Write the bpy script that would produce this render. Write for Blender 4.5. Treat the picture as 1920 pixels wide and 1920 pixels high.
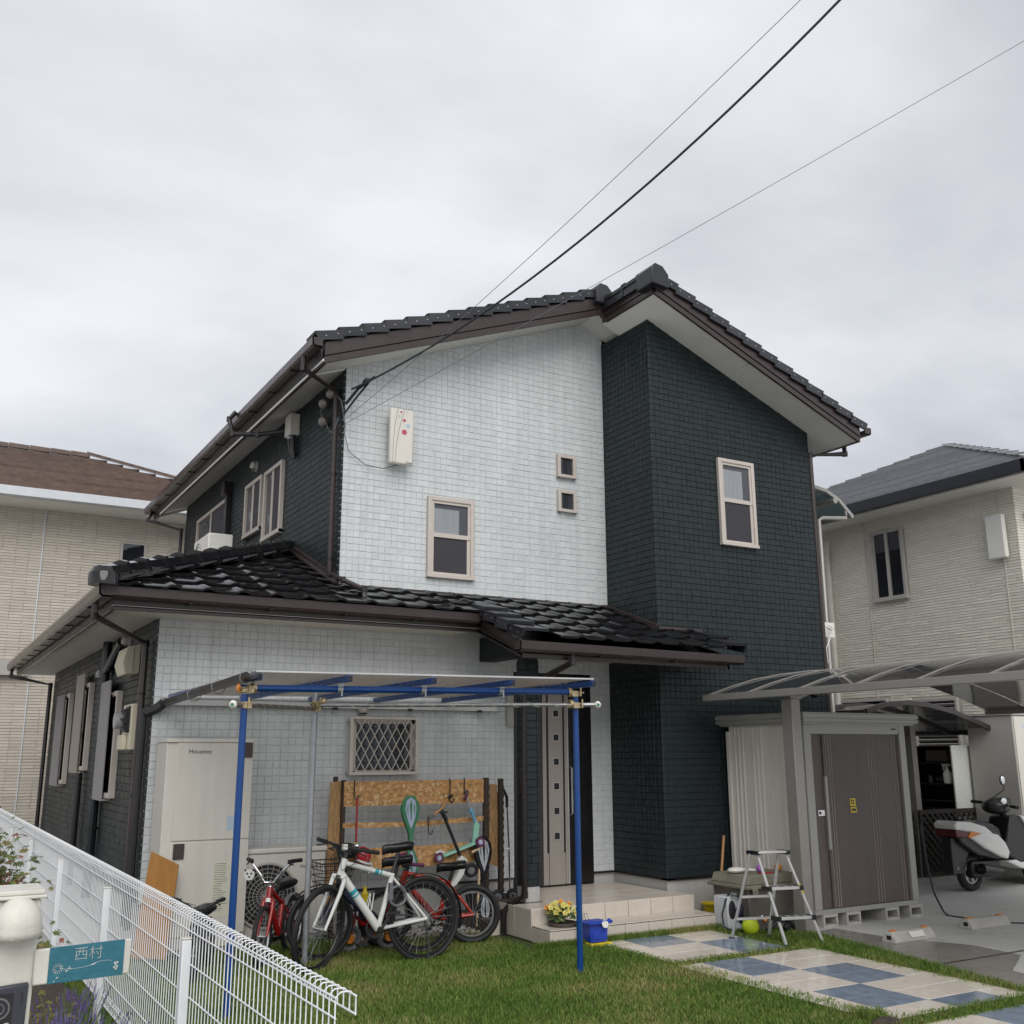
import bpy, bmesh, math, random
import numpy as np
from mathutils import Vector, Matrix
R_ = math.radians
for o in list(bpy.data.objects): bpy.data.objects.remove(o)
SC = bpy.context.scene; COL = SC.collection
random.seed(7); RNG = np.random.default_rng(7)

# ------------------------------------------------------------ camera
cam = bpy.data.cameras.new('camera'); cam.sensor_width = 36; cam.lens = 1912.7/1920*36
cam.clip_start = .05; cam.clip_end = 2000
co = bpy.data.objects.new('camera', cam); COL.objects.link(co); SC.camera = co
yaw, pit, rol = R_(30.26), R_(13.35), R_(-.2145)
fw = Vector((math.sin(yaw)*math.cos(pit), math.cos(yaw)*math.cos(pit), math.sin(pit)))
rt = Vector((math.cos(yaw), -math.sin(yaw), 0)); up = rt.cross(fw)
r2 = rt*math.cos(rol)+up*math.sin(rol); u2 = up*math.cos(rol)-rt*math.sin(rol)
M3 = Matrix((r2, u2, -fw)).transposed()
co.matrix_world = Matrix.Translation((0, 0, 1.65)) @ M3.to_4x4()

# ------------------------------------------------------------ sky, sun, exposure
SUN_EL, SUN_AZ = 42, 195        # compass-like: 195 = from behind the camera, a little left
wd = bpy.data.worlds.new('World'); SC.world = wd; wd.use_nodes = True
nt = wd.node_tree; N = nt.nodes; L = nt.links; N.clear()
def nd(tree, t, **k):
    n = tree.nodes.new(t)
    for a, b in k.items():
        if a == 'i':
            for x, y in b.items(): n.inputs[x].default_value = y
        else: setattr(n, a, b)
    return n
out = nd(nt, 'ShaderNodeOutputWorld'); bg = nd(nt, 'ShaderNodeBackground'); bg.inputs[1].default_value = .1
sky = nd(nt, 'ShaderNodeTexSky', sky_type='NISHITA', sun_disc=False, sun_elevation=R_(SUN_EL), sun_rotation=R_(SUN_AZ), air_density=1.0, dust_density=2.0)
tc = nd(nt, 'ShaderNodeTexCoord'); sp = nd(nt, 'ShaderNodeSeparateXYZ'); L.new(tc.outputs['Generated'], sp.inputs[0])
za = nd(nt, 'ShaderNodeMath', operation='MAXIMUM', i={1: 0.0}); L.new(sp.outputs[2], za.inputs[0])
zb = nd(nt, 'ShaderNodeMath', operation='ADD', i={1: .28}); L.new(za.outputs[0], zb.inputs[0])
dv = nd(nt, 'ShaderNodeVectorMath', operation='DIVIDE'); L.new(tc.outputs['Generated'], dv.inputs[0])
cb = nd(nt, 'ShaderNodeCombineXYZ')
for i in range(3): L.new(zb.outputs[0], cb.inputs[i])
L.new(cb.outputs[0], dv.inputs[1])
n1 = nd(nt, 'ShaderNodeTexNoise', i={'Scale': 1.0, 'Detail': 8.0, 'Roughness': .52, 'Distortion': .4}); L.new(dv.outputs[0], n1.inputs['Vector'])
mp = nd(nt, 'ShaderNodeMapping', i={'Scale': (.5, 1.5, 1.0), 'Rotation': (0, 0, .5)}); L.new(dv.outputs[0], mp.inputs[0])
n2 = nd(nt, 'ShaderNodeTexNoise', i={'Scale': 2.4, 'Detail': 6.0, 'Roughness': .5}); L.new(mp.outputs[0], n2.inputs['Vector'])
ad = nd(nt, 'ShaderNodeMix', data_type='FLOAT', i={0: .22}); L.new(n1.outputs[0], ad.inputs[2]); L.new(n2.outputs[0], ad.inputs[3])
cr = nd(nt, 'ShaderNodeValToRGB'); L.new(ad.outputs[0], cr.inputs[0])
cr.color_ramp.elements[0].position = .36; cr.color_ramp.elements[0].color = (3.7, 3.8, 4.15, 1)
cr.color_ramp.elements[1].position = .64; cr.color_ramp.elements[1].color = (6.9, 7.05, 7.35, 1)
mx = nd(nt, 'ShaderNodeMix', data_type='RGBA', i={0: .93}); L.new(sky.outputs[0], mx.inputs[6]); L.new(cr.outputs[0], mx.inputs[7])
L.new(mx.outputs[2], bg.inputs[0]); L.new(bg.outputs[0], out.inputs[0])
sl = bpy.data.lights.new('sun', 'SUN'); sl.energy = 1.5; sl.angle = R_(50); sl.color = (1, .97, .93)
so = bpy.data.objects.new('sun', sl); COL.objects.link(so)
az = R_(SUN_AZ)
sd = Vector((math.sin(az)*math.cos(R_(SUN_EL)), math.cos(az)*math.cos(R_(SUN_EL)), math.sin(R_(SUN_EL))))
so.rotation_euler = (-sd).to_track_quat('-Z', 'Y').to_euler(); so.location = (0, -5, 20)
vs = SC.view_settings; vs.view_transform = 'Standard'; vs.look = 'None'; vs.exposure = 0.42; vs.gamma = 1; vs.use_curve_mapping = False
SC.cycles.max_bounces = 6; SC.cycles.transparent_max_bounces = 10

# ------------------------------------------------------------ materials
MT = {}
def mat(name, col, rough=.6, metal=0., var=.12, scale=6., bump=0., bscale=40., spec=.5, island=0., coat=0., streak=0., objrand=0., alpha=1., wear=None, stretch=(1, 1, 1)):
    m = bpy.data.materials.new(name); m.use_nodes = True; t = m.node_tree; n = t.nodes; l = t.links
    b = n['Principled BSDF']; b.inputs['Roughness'].default_value = rough; b.inputs['Metallic'].default_value = metal
    b.inputs['Specular IOR Level'].default_value = spec; b.inputs['Coat Weight'].default_value = coat
    b.inputs['Alpha'].default_value = alpha
    c = nd(t, 'ShaderNodeTexCoord'); mp = nd(t, 'ShaderNodeMapping', i={'Scale': stretch}); l.new(c.outputs['Object'], mp.inputs[0])
    nz = nd(t, 'ShaderNodeTexNoise', i={'Scale': scale, 'Detail': 6., 'Roughness': .6}); l.new(mp.outputs[0], nz.inputs['Vector'])
    rp = nd(t, 'ShaderNodeMapRange', i={1: .3, 2: .7, 3: 1-var, 4: 1+var}); l.new(nz.outputs[0], rp.inputs[0])
    val = rp.outputs[0]
    if island:
        g = nd(t, 'ShaderNodeNewGeometry'); r3 = nd(t, 'ShaderNodeMapRange', i={3: 1-island, 4: 1+island}); l.new(g.outputs['Random Per Island'], r3.inputs[0])
        mm = nd(t, 'ShaderNodeMath', operation='MULTIPLY'); l.new(val, mm.inputs[0]); l.new(r3.outputs[0], mm.inputs[1]); val = mm.outputs[0]
    if streak:
        ms = nd(t, 'ShaderNodeMapping', i={'Scale': (7, 7, .45)}); l.new(c.outputs['Object'], ms.inputs[0])
        ns = nd(t, 'ShaderNodeTexNoise', i={'Scale': 2., 'Detail': 5.}); l.new(ms.outputs[0], ns.inputs['Vector'])
        r4 = nd(t, 'ShaderNodeMapRange', i={1: .35, 2: .7, 3: 1+streak*.4, 4: 1-streak}); l.new(ns.outputs[0], r4.inputs[0])
        mm = nd(t, 'ShaderNodeMath', operation='MULTIPLY'); l.new(val, mm.inputs[0]); l.new(r4.outputs[0], mm.inputs[1]); val = mm.outputs[0]
    if objrand:
        oi = nd(t, 'ShaderNodeObjectInfo'); r5 = nd(t, 'ShaderNodeMapRange', i={3: 1-objrand, 4: 1+objrand}); l.new(oi.outputs['Random'], r5.inputs[0])
        mm = nd(t, 'ShaderNodeMath', operation='MULTIPLY'); l.new(val, mm.inputs[0]); l.new(r5.outputs[0], mm.inputs[1]); val = mm.outputs[0]
    hs = nd(t, 'ShaderNodeVectorMath', operation='SCALE', i={0: col[:3]}); l.new(val, hs.inputs['Scale'])
    fin = hs.outputs[0]
    if wear:
        nw = nd(t, 'ShaderNodeTexNoise', i={'Scale': wear[1], 'Detail': 8., 'Roughness': .7}); l.new(c.outputs['Object'], nw.inputs['Vector'])
        rw = nd(t, 'ShaderNodeMapRange', i={1: wear[2], 2: wear[2]+wear[3]}); l.new(nw.outputs[0], rw.inputs[0])
        mw = nd(t, 'ShaderNodeMix', data_type='RGBA', i={7: (*wear[0], 1)}); l.new(rw.outputs[0], mw.inputs[0]); l.new(fin, mw.inputs[6]); fin = mw.outputs[2]
    l.new(fin, b.inputs['Base Color'])
    rr = nd(t, 'ShaderNodeMapRange', i={1: .3, 2: .7, 3: max(.02, rough*.85), 4: min(1, rough*1.15)}); l.new(nz.outputs[0], rr.inputs[0]); l.new(rr.outputs[0], b.inputs['Roughness'])
    if objrand:
        r6 = nd(t, 'ShaderNodeMapRange', i={3: rough*.7, 4: rough*1.5}); l.new(oi.outputs['Random'], r6.inputs[0]); l.new(r6.outputs[0], b.inputs['Roughness'])
    if bump:
        nb = nd(t, 'ShaderNodeTexNoise', i={'Scale': bscale, 'Detail': 5.}); l.new(mp.outputs[0], nb.inputs['Vector'])
        bp = nd(t, 'ShaderNodeBump', i={'Strength': bump, 'Distance': .01}); l.new(nb.outputs[0], bp.inputs['Height']); l.new(bp.outputs[0], b.inputs['Normal'])
    MT[name] = m; return m
mat('white_siding', (.56, .588, .592), .5, var=.05, scale=1.5, island=.03, bump=.3, bscale=60, streak=.07)
mat('white_groove', (.54, .566, .57), .7, var=.06)
mat('dark_siding', (.0165, .0245, .0265), .45, var=.15, scale=2., island=.10, bump=.3, bscale=60, spec=.32, streak=.12)
mat('dark_groove', (.012, .017, .019), .7, var=.1)
mat('black_tile', (.009, .009, .010), .08, objrand=.2, var=.2, scale=9., bump=.05, bscale=15, spec=.6)
mat('verge_tile', (.022, .023, .028), .3, objrand=.2, var=.2, scale=9., bump=.1, bscale=30)
mat('brown_trim', (.040, .027, .026), .3, var=.1, spec=.5, streak=.1)
mat('dark_brown', (.014, .010, .010), .35, var=.1)
mat('dark_green_pipe', (.008, .014, .016), .3, var=.1)
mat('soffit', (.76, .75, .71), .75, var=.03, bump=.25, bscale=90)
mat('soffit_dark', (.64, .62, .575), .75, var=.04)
mat('frame_beige', (.53, .48, .43), .4, var=.04, metal=.1)
mat('frame_brown', (.035, .028, .027), .4)
mat('screen_mesh', (.035, .033, .04), .7, var=.1)
mat('shade_grey', (.30, .29, .29), .8, var=.08, streak=.06)
mat('shade_tan', (.34, .30, .27), .8, var=.08, streak=.06)
mat('curtain', (.60, .63, .66), .8, var=.10, scale=3., stretch=(8, 8, .5))
mat('curtain_dim', (.13, .14, .16), .8, var=.15, scale=3., stretch=(8, 8, .5))
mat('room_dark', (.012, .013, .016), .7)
mat('concrete', (.40, .395, .375), .85, var=.1, scale=3., bump=.4, bscale=60, wear=((.25, .24, .22), 2.2, .56, .2))
mat('foundation', (.42, .42, .40), .85, var=.08, scale=3., bump=.3, bscale=80, streak=.06)
mat('drive', (.60, .60, .575), .6, var=.10, scale=1.2, bump=.25, bscale=120, wear=((.42, .41, .385), .8, .56, .12))
mat('drive_wet', (.28, .26, .235), .28, var=.15, scale=1.5, bump=.2, bscale=90)
mat('porch_tile', (.56, .505, .44), .32, var=.06, scale=8., bump=.08, bscale=60, island=.03)
mat('grout', (.075, .065, .055), .9)
mat('pad_beige', (.72, .65, .565), .13, var=.07, scale=14., island=.03)
mat('pad_blue', (.20, .25, .325), .12, var=.22, scale=9., island=.05)
mat('soil', (.055, .04, .03), .95, var=.35, scale=14., bump=1., bscale=50)
mat('lawn', (.046, .072, .014), .95, var=.3, scale=1.6, bump=1., bscale=120, wear=((.125, .095, .04), 1.4, .57, .12))
mat('blue_paint', (.003, .05, .21), .28, var=.06, scale=3., bump=.03, wear=((.45, .46, .47), 34., .76, .015))
mat('steel', (.55, .56, .57), .32, metal=.85, var=.12, scale=9.)
mat('galvanised', (.40, .42, .44), .4, metal=.6, var=.12, scale=20.)
mat('tube_brown', (.20, .185, .17), .38, metal=.35, var=.1)
mat('brass', (.50, .40, .24), .38, metal=.7, var=.2, scale=40.)
mat('alu', (.56, .56, .55), .38, metal=.5, var=.06)
mat('rope', (.55, .52, .45), .8)
mat('white_plastic', (.72, .71, .66), .4, var=.03, scale=4.)
mat('ivory', (.62, .57, .44), .45, var=.05, scale=4., streak=.05)
mat('unit_cream', (.62, .59, .535), .42, var=.03, scale=2.5, streak=.05)
mat('unit_grey', (.42, .40, .37), .5, var=.04)
mat('brown_plastic', (.055, .038, .035), .4)
mat('paper', (.60, .60, .50), .6, var=.05)
mat('ink', (.03, .03, .035), .5)
mat('osb', (.50, .27, .105), .8, var=.5, scale=20., bump=.6, bscale=24, stretch=(1, 1, 1.6), wear=((.70, .50, .28), 26., .55, .03))
mat('osb_side', (.42, .25, .11), .8, var=.4, scale=22., stretch=(5, 5, .6), bump=.4, wear=((.50, .36, .2), 30., .6, .1))
mat('brown_wood', (.055, .036, .026), .75, var=.25, scale=12., bump=.4, stretch=(4, 4, 1))
mat('plywood', (.40, .19, .05), .4, var=.12, scale=5., stretch=(5, 5, .7))
mat('red_board', (.30, .13, .07), .5, var=.15, scale=5., stretch=(5, 5, .7))
mat('black_rubber', (.014, .014, .015), .7, var=.2, bump=.2)
mat('black_plastic', (.016, .016, .018), .38, var=.1)
mat('black_gloss', (.010, .010, .012), .3)
mat('grey_plastic', (.14, .145, .15), .45)
mat('chrome', (.65, .65, .66), .15, metal=1., var=.05)
mat('red_paint', (.34, .012, .014), .25, var=.1)
mat('orange_red', (.38, .025, .012), .28, var=.1)
mat('white_paint', (.68, .69, .66), .25, var=.04)
mat('teal_paint', (.04, .34, .40), .3)
mat('navy', (.006, .010, .032), .35)
mat('mint', (.30, .60, .48), .4, var=.06)
mat('sky_blue', (.16, .42, .62), .45)
mat('purple', (.13, .03, .085), .5)
mat('green_board', (.035, .20, .09), .4, var=.2)
mat('lilac_print', (.42, .47, .62), .45, var=.25, scale=14.)
mat('skull_print', (.40, .42, .46), .5, var=.3, scale=20.)
mat('yellow', (.66, .50, .02), .45)
mat('neon', (.58, .72, .02), .5)
mat('orange', (.72, .24, .02), .5)
mat('ball_purple', (.35, .12, .50), .5)
mat('bucket_blue', (.012, .05, .40), .35, var=.06)
mat('pot', (.075, .055, .045), .6, var=.1)
mat('wood_pale', (.55, .42, .26), .6, var=.12, stretch=(8, 8, 1))
mat('handle_wood', (.50, .27, .11), .55, var=.12)
mat('chest', (.105, .095, .082), .6, var=.1, wear=((.19, .185, .12), 4., .56, .15))
mat('chest_lid', (.20, .19, .145), .65, var=.15, wear=((.14, .15, .07), 5., .55, .2))
mat('shed_side', (.68, .65, .59), .42, var=.03, streak=.05)
mat('shed_frame', (.36, .355, .33), .4, var=.03, metal=.2)
mat('shed_door', (.105, .083, .075), .42, var=.06, streak=.08)
mat('carport_frame', (.30, .285, .262), .38, metal=.35, var=.04)
mat('carport_panel', (.022, .022, .024), .04, var=.1, scale=2., spec=.42, alpha=.94)
mat('canopy_panel', (.03, .033, .038), .1, var=.1, spec=.3, alpha=.95)
mat('aqua_panel', (.25, .36, .38), .15, alpha=.75)
mat('polycarb', (.38, .32, .27), .3, var=.10, scale=20., alpha=.62, stretch=(1, 12, 1))
mat('fence_white', (.80, .82, .84), .4, var=.03)
mat('gate_cream', (.64, .63, .56), .5, var=.08, scale=5., bump=.15, bscale=90, streak=.14)
mat('plate_teal', (.020, .135, .185), .45, var=.15, scale=60., bump=.2, bscale=150)
mat('plate_silver', (.55, .55, .50), .4, metal=.3)
mat('intercom', (.035, .037, .05), .4)
mat('lens', (.015, .015, .02), .08)
mat('l_brick', (.57, .52, .45), .8, var=.06, scale=3., island=.06, bump=.3)
mat('l_groove', (.43, .385, .33), .9)
mat('r_strip', (.72, .69, .61), .8, var=.04, scale=2., island=.04, bump=.3)
mat('r_groove', (.55, .525, .46), .9)
mat('brown_roof', (.135, .092, .074), .22, var=.22, scale=6., island=.15)
mat('grey_roof', (.20, .202, .215), .24, var=.15, scale=8., island=.18)
mat('white_gutter', (.62, .65, .68), .3, var=.04)
mat('navy_gutter', (.012, .013, .020), .3)
mat('r_pipe', (.55, .53, .47), .5)
mat('glass_dark', (.018, .02, .024), .03, spec=.9)
mat('leaf_green', (.075, .105, .022), .6, var=.4, scale=20., island=.4)
mat('leaf_red', (.20, .060, .030), .6, var=.3, island=.3)
mat('leaf_yellow', (.16, .14, .03), .6, island=.3)
mat('stem_green', (.10, .16, .045), .7, island=.35)
mat('lavender', (.115, .085, .23), .7, var=.3, scale=40., island=.35)
mat('petal_yellow', (.55, .50, .12), .6, island=.2)
mat('petal_orange', (.70, .26, .03), .6, island=.2)
mat('bark', (.06, .04, .028), .9, bump=.5)
mat('block', (.46, .445, .41), .9, var=.12, scale=9., bump=.5, bscale=70)
mat('cable', (.012, .02, .024), .5)
mat('cable_grey', (.14, .15, .16), .5)
mat('antenna_white', (.66, .63, .57), .4, var=.03)
mat('print_red', (.45, .08, .12), .5)
mat('print_blue', (.42, .52, .62), .5)
mat('door_taupe', (.36, .325, .295), .4, var=.04, metal=.2, stretch=(6, 6, .4))
mat('door_black', (.010, .009, .009), .25)
mat('lattice_wood', (.030, .026, .022), .7, var=.2)
mat('reflector_red', (.085, .006, .010), .15)
mat('reflector_amber', (.60, .20, .03), .2)
mat('mirror', (.75, .78, .8), .04, metal=1., var=.02)
mat('reel_white', (.56, .58, .60), .5, wear=((.25, .38, .52), 12., .56, .1))
mat('clear_grey', (.33, .34, .35), .3)
mat('strap_red', (.36, .02, .03), .6)
mat('helmet_red', (.42, .03, .035), .3, wear=((.5, .5, .5), 9., .6, .05))
def glass(name, col, alpha):
    m = mat(name, col, .03, spec=.9, var=.05, alpha=alpha); return m
glass('pane', (.05, .055, .065), .45); glass('pane_clear', (.05, .055, .065), .2)
def blade_material():
    m = bpy.data.materials.new('grass_blade'); m.use_nodes = True; t = m.node_tree; l = t.links; b = t.nodes['Principled BSDF']
    b.inputs['Roughness'].default_value = .7; b.inputs['Specular IOR Level'].default_value = .25
    g = nd(t, 'ShaderNodeNewGeometry'); c = nd(t, 'ShaderNodeTexCoord')
    nz = nd(t, 'ShaderNodeTexNoise', i={'Scale': .85, 'Detail': 6., 'Roughness': .62}); l.new(c.outputs['Object'], nz.inputs['Vector'])
    ad = nd(t, 'ShaderNodeMath', operation='MULTIPLY_ADD', i={1: .34, 2: -.17}); l.new(g.outputs['Random Per Island'], ad.inputs[0])
    a2 = nd(t, 'ShaderNodeMath', operation='ADD'); l.new(ad.outputs[0], a2.inputs[0]); l.new(nz.outputs[0], a2.inputs[1])
    r = nd(t, 'ShaderNodeValToRGB'); l.new(a2.outputs[0], r.inputs[0]); e = r.color_ramp.elements
    e[0].position = .25; e[0].color = (.058, .120, .015, 1); e[1].position = .76; e[1].color = (.36, .285, .13, 1)
    k = e.new(.45); k.color = (.100, .178, .026, 1); k = e.new(.57); k.color = (.155, .215, .044, 1)
    l.new(r.outputs[0], b.inputs['Base Color']); MT['grass_blade'] = m
blade_material()

# ------------------------------------------------------------ mesh builder
WL = {}
def V(*a): return Vector(a if len(a) > 1 else a[0])
class MB:
    def __init__(s, m=None):
        s.v = []; s.f = []; s.mi = []; s.mats = []; s.cur = 0
        if m: s.m(m)
    def m(s, name):
        if name not in s.mats: s.mats.append(name)
        s.cur = s.mats.index(name); return s
    def add(s, vs, fs):
        b = len(s.v); s.v += [tuple(x) for x in vs]; s.f += [tuple(b+i for i in f) for f in fs]; s.mi += [s.cur]*len(fs); return s
    def box(s, x0, y0, z0, x1, y1, z1):
        if x0 > x1: x0, x1 = x1, x0
        if y0 > y1: y0, y1 = y1, y0
        if z0 > z1: z0, z1 = z1, z0
        return s.add([(x0,y0,z0),(x1,y0,z0),(x1,y1,z0),(x0,y1,z0),(x0,y0,z1),(x1,y0,z1),(x1,y1,z1),(x0,y1,z1)],
                     [(0,3,2,1),(4,5,6,7),(0,1,5,4),(1,2,6,5),(2,3,7,6),(3,0,4,7)])
    def obox(s, c, sz, rot=None):
        rot = rot or Matrix.Identity(3); c = V(c); h = V(sz)/2; vs = []
        for z in (-1, 1):
            for x, y in ((-1,-1),(1,-1),(1,1),(-1,1)): vs.append(c+rot@V(x*h.x, y*h.y, z*h.z))
        return s.add(vs, [(0,3,2,1),(4,5,6,7),(0,1,5,4),(1,2,6,5),(2,3,7,6),(3,0,4,7)])
    def beam(s, p, q, w, h, upv=(0, 0, 1)):
        p, q = V(p), V(q); d = (q-p); ln = d.length; d.normalize(); u = V(upv)
        if abs(d.dot(u)) > .99: u = V(0, 1, 0)
        sd = d.cross(u).normalized(); u = sd.cross(d)
        return s.obox((p+q)/2, (ln, w, h), Matrix((d, sd, u)).transposed())
    def cyl(s, p, q, r, r2=None, n=12, cap=True):
        p, q = V(p), V(q); r2 = r if r2 is None else r2; d = (q-p).normalized()
        a = d.orthogonal().normalized(); b = d.cross(a); vs = []
        for c, rr in ((p, r), (q, r2)):
            for i in range(n):
                t = 2*math.pi*i/n; vs.append(c+a*math.cos(t)*rr+b*math.sin(t)*rr)
        fs = [(i, (i+1) % n, n+(i+1) % n, n+i) for i in range(n)]
        if cap: fs += [tuple(range(n-1, -1, -1)), tuple(range(n, 2*n))]
        return s.add(vs, fs)
    def tube(s, pts, r, n=8, cap=True):
        pts = [V(p) for p in pts]; rs = r if isinstance(r, (list, tuple)) else [r]*len(pts); vs = []; a = None
        for i, p in enumerate(pts):
            d = (pts[min(i+1, len(pts)-1)]-pts[max(i-1, 0)]).normalized()
            if a is None: a = d.orthogonal().normalized()
            else:
                a = a-d*a.dot(d)
                a = a.normalized() if a.length > 1e-6 else d.orthogonal().normalized()
            b = d.cross(a)
            for k in range(n):
                t = 2*math.pi*k/n; vs.append(p+(a*math.cos(t)+b*math.sin(t))*rs[i])
        fs = []
        for i in range(len(pts)-1):
            for k in range(n): fs.append((i*n+k, i*n+(k+1) % n, (i+1)*n+(k+1) % n, (i+1)*n+k))
        if cap: fs += [tuple(range(n-1, -1, -1)), tuple(range((len(pts)-1)*n, len(pts)*n))]
        return s.add(vs, fs)
    def lathe(s, prof, c, axis=(0, 0, 1), n=20):
        c = V(c); d = V(axis).normalized(); a = d.orthogonal().normalized(); b = d.cross(a); vs = []
        for r, z in prof:
            for k in range(n):
                t = 2*math.pi*k/n; vs.append(c+d*z+(a*math.cos(t)+b*math.sin(t))*max(r, 1e-4))
        fs = []
        for i in range(len(prof)-1):
            for k in range(n): fs.append((i*n+k, i*n+(k+1) % n, (i+1)*n+(k+1) % n, (i+1)*n+k))
        fs += [tuple(range(n-1, -1, -1)), tuple(range((len(prof)-1)*n, len(prof)*n))]
        return s.add(vs, fs)
    def ball(s, c, r, n=14, k=8):
        r = (r, r, r) if not isinstance(r, (tuple, list)) else r; c = V(c); vs = []; fs = []
        for i in range(k+1):
            ph = math.pi*i/k
            for j in range(n):
                t = 2*math.pi*j/n; vs.append(c+V(r[0]*math.sin(ph)*math.cos(t), r[1]*math.sin(ph)*math.sin(t), -r[2]*math.cos(ph)))
        for i in range(k):
            for j in range(n): fs.append((i*n+j, i*n+(j+1) % n, (i+1)*n+(j+1) % n, (i+1)*n+j))
        return s.add(vs, fs)
    def torus(s, c, axis, R, r, n=36, m=8, a0=0, a1=2*math.pi, ref=None):
        c = V(c); d = V(axis).normalized(); a = (V(ref)-d*V(ref).dot(d)).normalized() if ref else d.orthogonal().normalized(); b = d.cross(a)
        full = abs(a1-a0-2*math.pi) < 1e-6; cnt = n if full else n+1; vs = []; fs = []
        ra, rb = r if isinstance(r, tuple) else (r, r)
        for i in range(cnt):
            t = a0+(a1-a0)*i/n; e = a*math.cos(t)+b*math.sin(t)
            for k in range(m):
                p = 2*math.pi*k/m; vs.append(c+e*(R+ra*math.cos(p))+d*rb*math.sin(p))
        for i in range(n):
            j = (i+1) % cnt
            for k in range(m): fs.append((i*m+k, j*m+k, j*m+(k+1) % m, i*m+(k+1) % m))
        return s.add(vs, fs)
    def prism(s, pts, plane, d0, d1):
        mk = {'xz': lambda a, b, d: (a, d, b), 'yz': lambda a, b, d: (d, a, b), 'xy': lambda a, b, d: (a, b, d)}[plane]
        n = len(pts); vs = [mk(a, b, d0) for a, b in pts]+[mk(a, b, d1) for a, b in pts]
        return s.add(vs, [tuple(range(n)), tuple(range(2*n-1, n-1, -1))]+[(i, n+i, n+(i+1) % n, (i+1) % n) for i in range(n)])
    def extr(s, prof, p, q, side, upv):           # profile (a,b) in (side, up) swept p->q
        p, q, side, upv = V(p), V(q), V(side), V(upv); n = len(prof)
        vs = [c+side*a+upv*b for c in (p, q) for a, b in prof]
        return s.add(vs, [tuple(range(n)), tuple(range(2*n-1, n-1, -1))]+[(i, n+i, n+(i+1) % n, (i+1) % n) for i in range(n)])
    def quad(s, *p): return s.add(p, [tuple(range(len(p)))])
    def mesh(s, name, off=(0, 0, 0), smooth=35, fix=True):
        me = bpy.data.meshes.new(name); o = V(off)
        me.from_pydata([(x-o.x, y-o.y, z-o.z) for x, y, z in s.v], [], s.f)
        for mm in s.mats: me.materials.append(MT[mm])
        me.polygons.foreach_set('material_index', s.mi)
        if fix:
            bm = bmesh.new(); bm.from_mesh(me); bmesh.ops.recalc_face_normals(bm, faces=bm.faces); bm.to_mesh(me); bm.free()
        if smooth:
            me.polygons.foreach_set('use_smooth', [True]*len(me.polygons)); me.set_sharp_from_angle(angle=R_(smooth))
        else: me.polygons.foreach_set('use_smooth', [False]*len(me.polygons))
        me.update(); return me
    def build(s, name, parent=None, bevel=0, smooth=35, local=False, label=None, kind=None, fix=True):
        if parent is not None: off = (0, 0, 0) if local else WL.get(parent.name, V(0, 0, 0))
        else:
            a = np.array(s.v); off = V((a[:, 0].min()+a[:, 0].max())/2, (a[:, 1].min()+a[:, 1].max())/2, a[:, 2].min())
        o = bpy.data.objects.new(name, s.mesh(name, off, smooth, fix)); COL.objects.link(o)
        if parent is not None: o.parent = parent; WL[o.name] = V(off)
        else: o.location = off; WL[o.name] = V(off)
        if bevel:
            b = o.modifiers.new('bevel', 'BEVEL'); b.width = bevel; b.segments = 2; b.limit_method = 'ANGLE'; b.angle_limit = R_(40)
        if label: o['label'] = label
        if kind: o['kind'] = kind
        return o
def thing(name, label, cat, loc, group=None, rot=None):
    o = bpy.data.objects.new(name, None); o.empty_display_size = .1; COL.objects.link(o); o.location = loc
    if rot: o.rotation_euler = rot
    o['label'] = label; o['category'] = cat
    if group: o['group'] = group
    WL[o.name] = V(loc); return o
def tag(o, label, cat, group=None):
    o['label'] = label; o['category'] = cat
    if group: o['group'] = group
    return o
def struct(o): o['kind'] = 'structure'; return o
def inst(me, name, parent, mw):                    # a piece sharing mesh data; mw is a world matrix
    o = bpy.data.objects.new(name, me); COL.objects.link(o); o.parent = parent
    o.matrix_local = Matrix.Translation(-WL[parent.name]) @ mw; return o
def frame(o, u, v, n):
    m = Matrix((V(u), V(v), V(n))).transposed().to_4x4(); m.translation = V(o); return m
def text(body, parent, name, o, u, v, size, mname, ext=.0008, align='LEFT', world=True, bold=0):
    c = bpy.data.curves.new(name, 'FONT'); c.body = body; c.size = size; c.extrude = ext; c.align_x = align; c.align_y = 'BOTTOM'; c.offset = bold
    c.resolution_u = 3
    c.materials.append(MT[mname]); ob = bpy.data.objects.new(name, c); COL.objects.link(ob); ob.parent = parent
    u = V(u).normalized(); v = V(v).normalized(); mw = frame(o, u, v, u.cross(v))
    me = bpy.data.meshes.new_from_object(ob); COL.objects.unlink(ob); bpy.data.objects.remove(ob); me.materials.clear(); me.materials.append(MT[mname])
    ob = bpy.data.objects.new(name, me); COL.objects.link(ob); ob.parent = parent
    ob.matrix_local = Matrix.Translation(-WL[parent.name] if world else V(0, 0, 0)) @ mw; return ob
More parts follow.
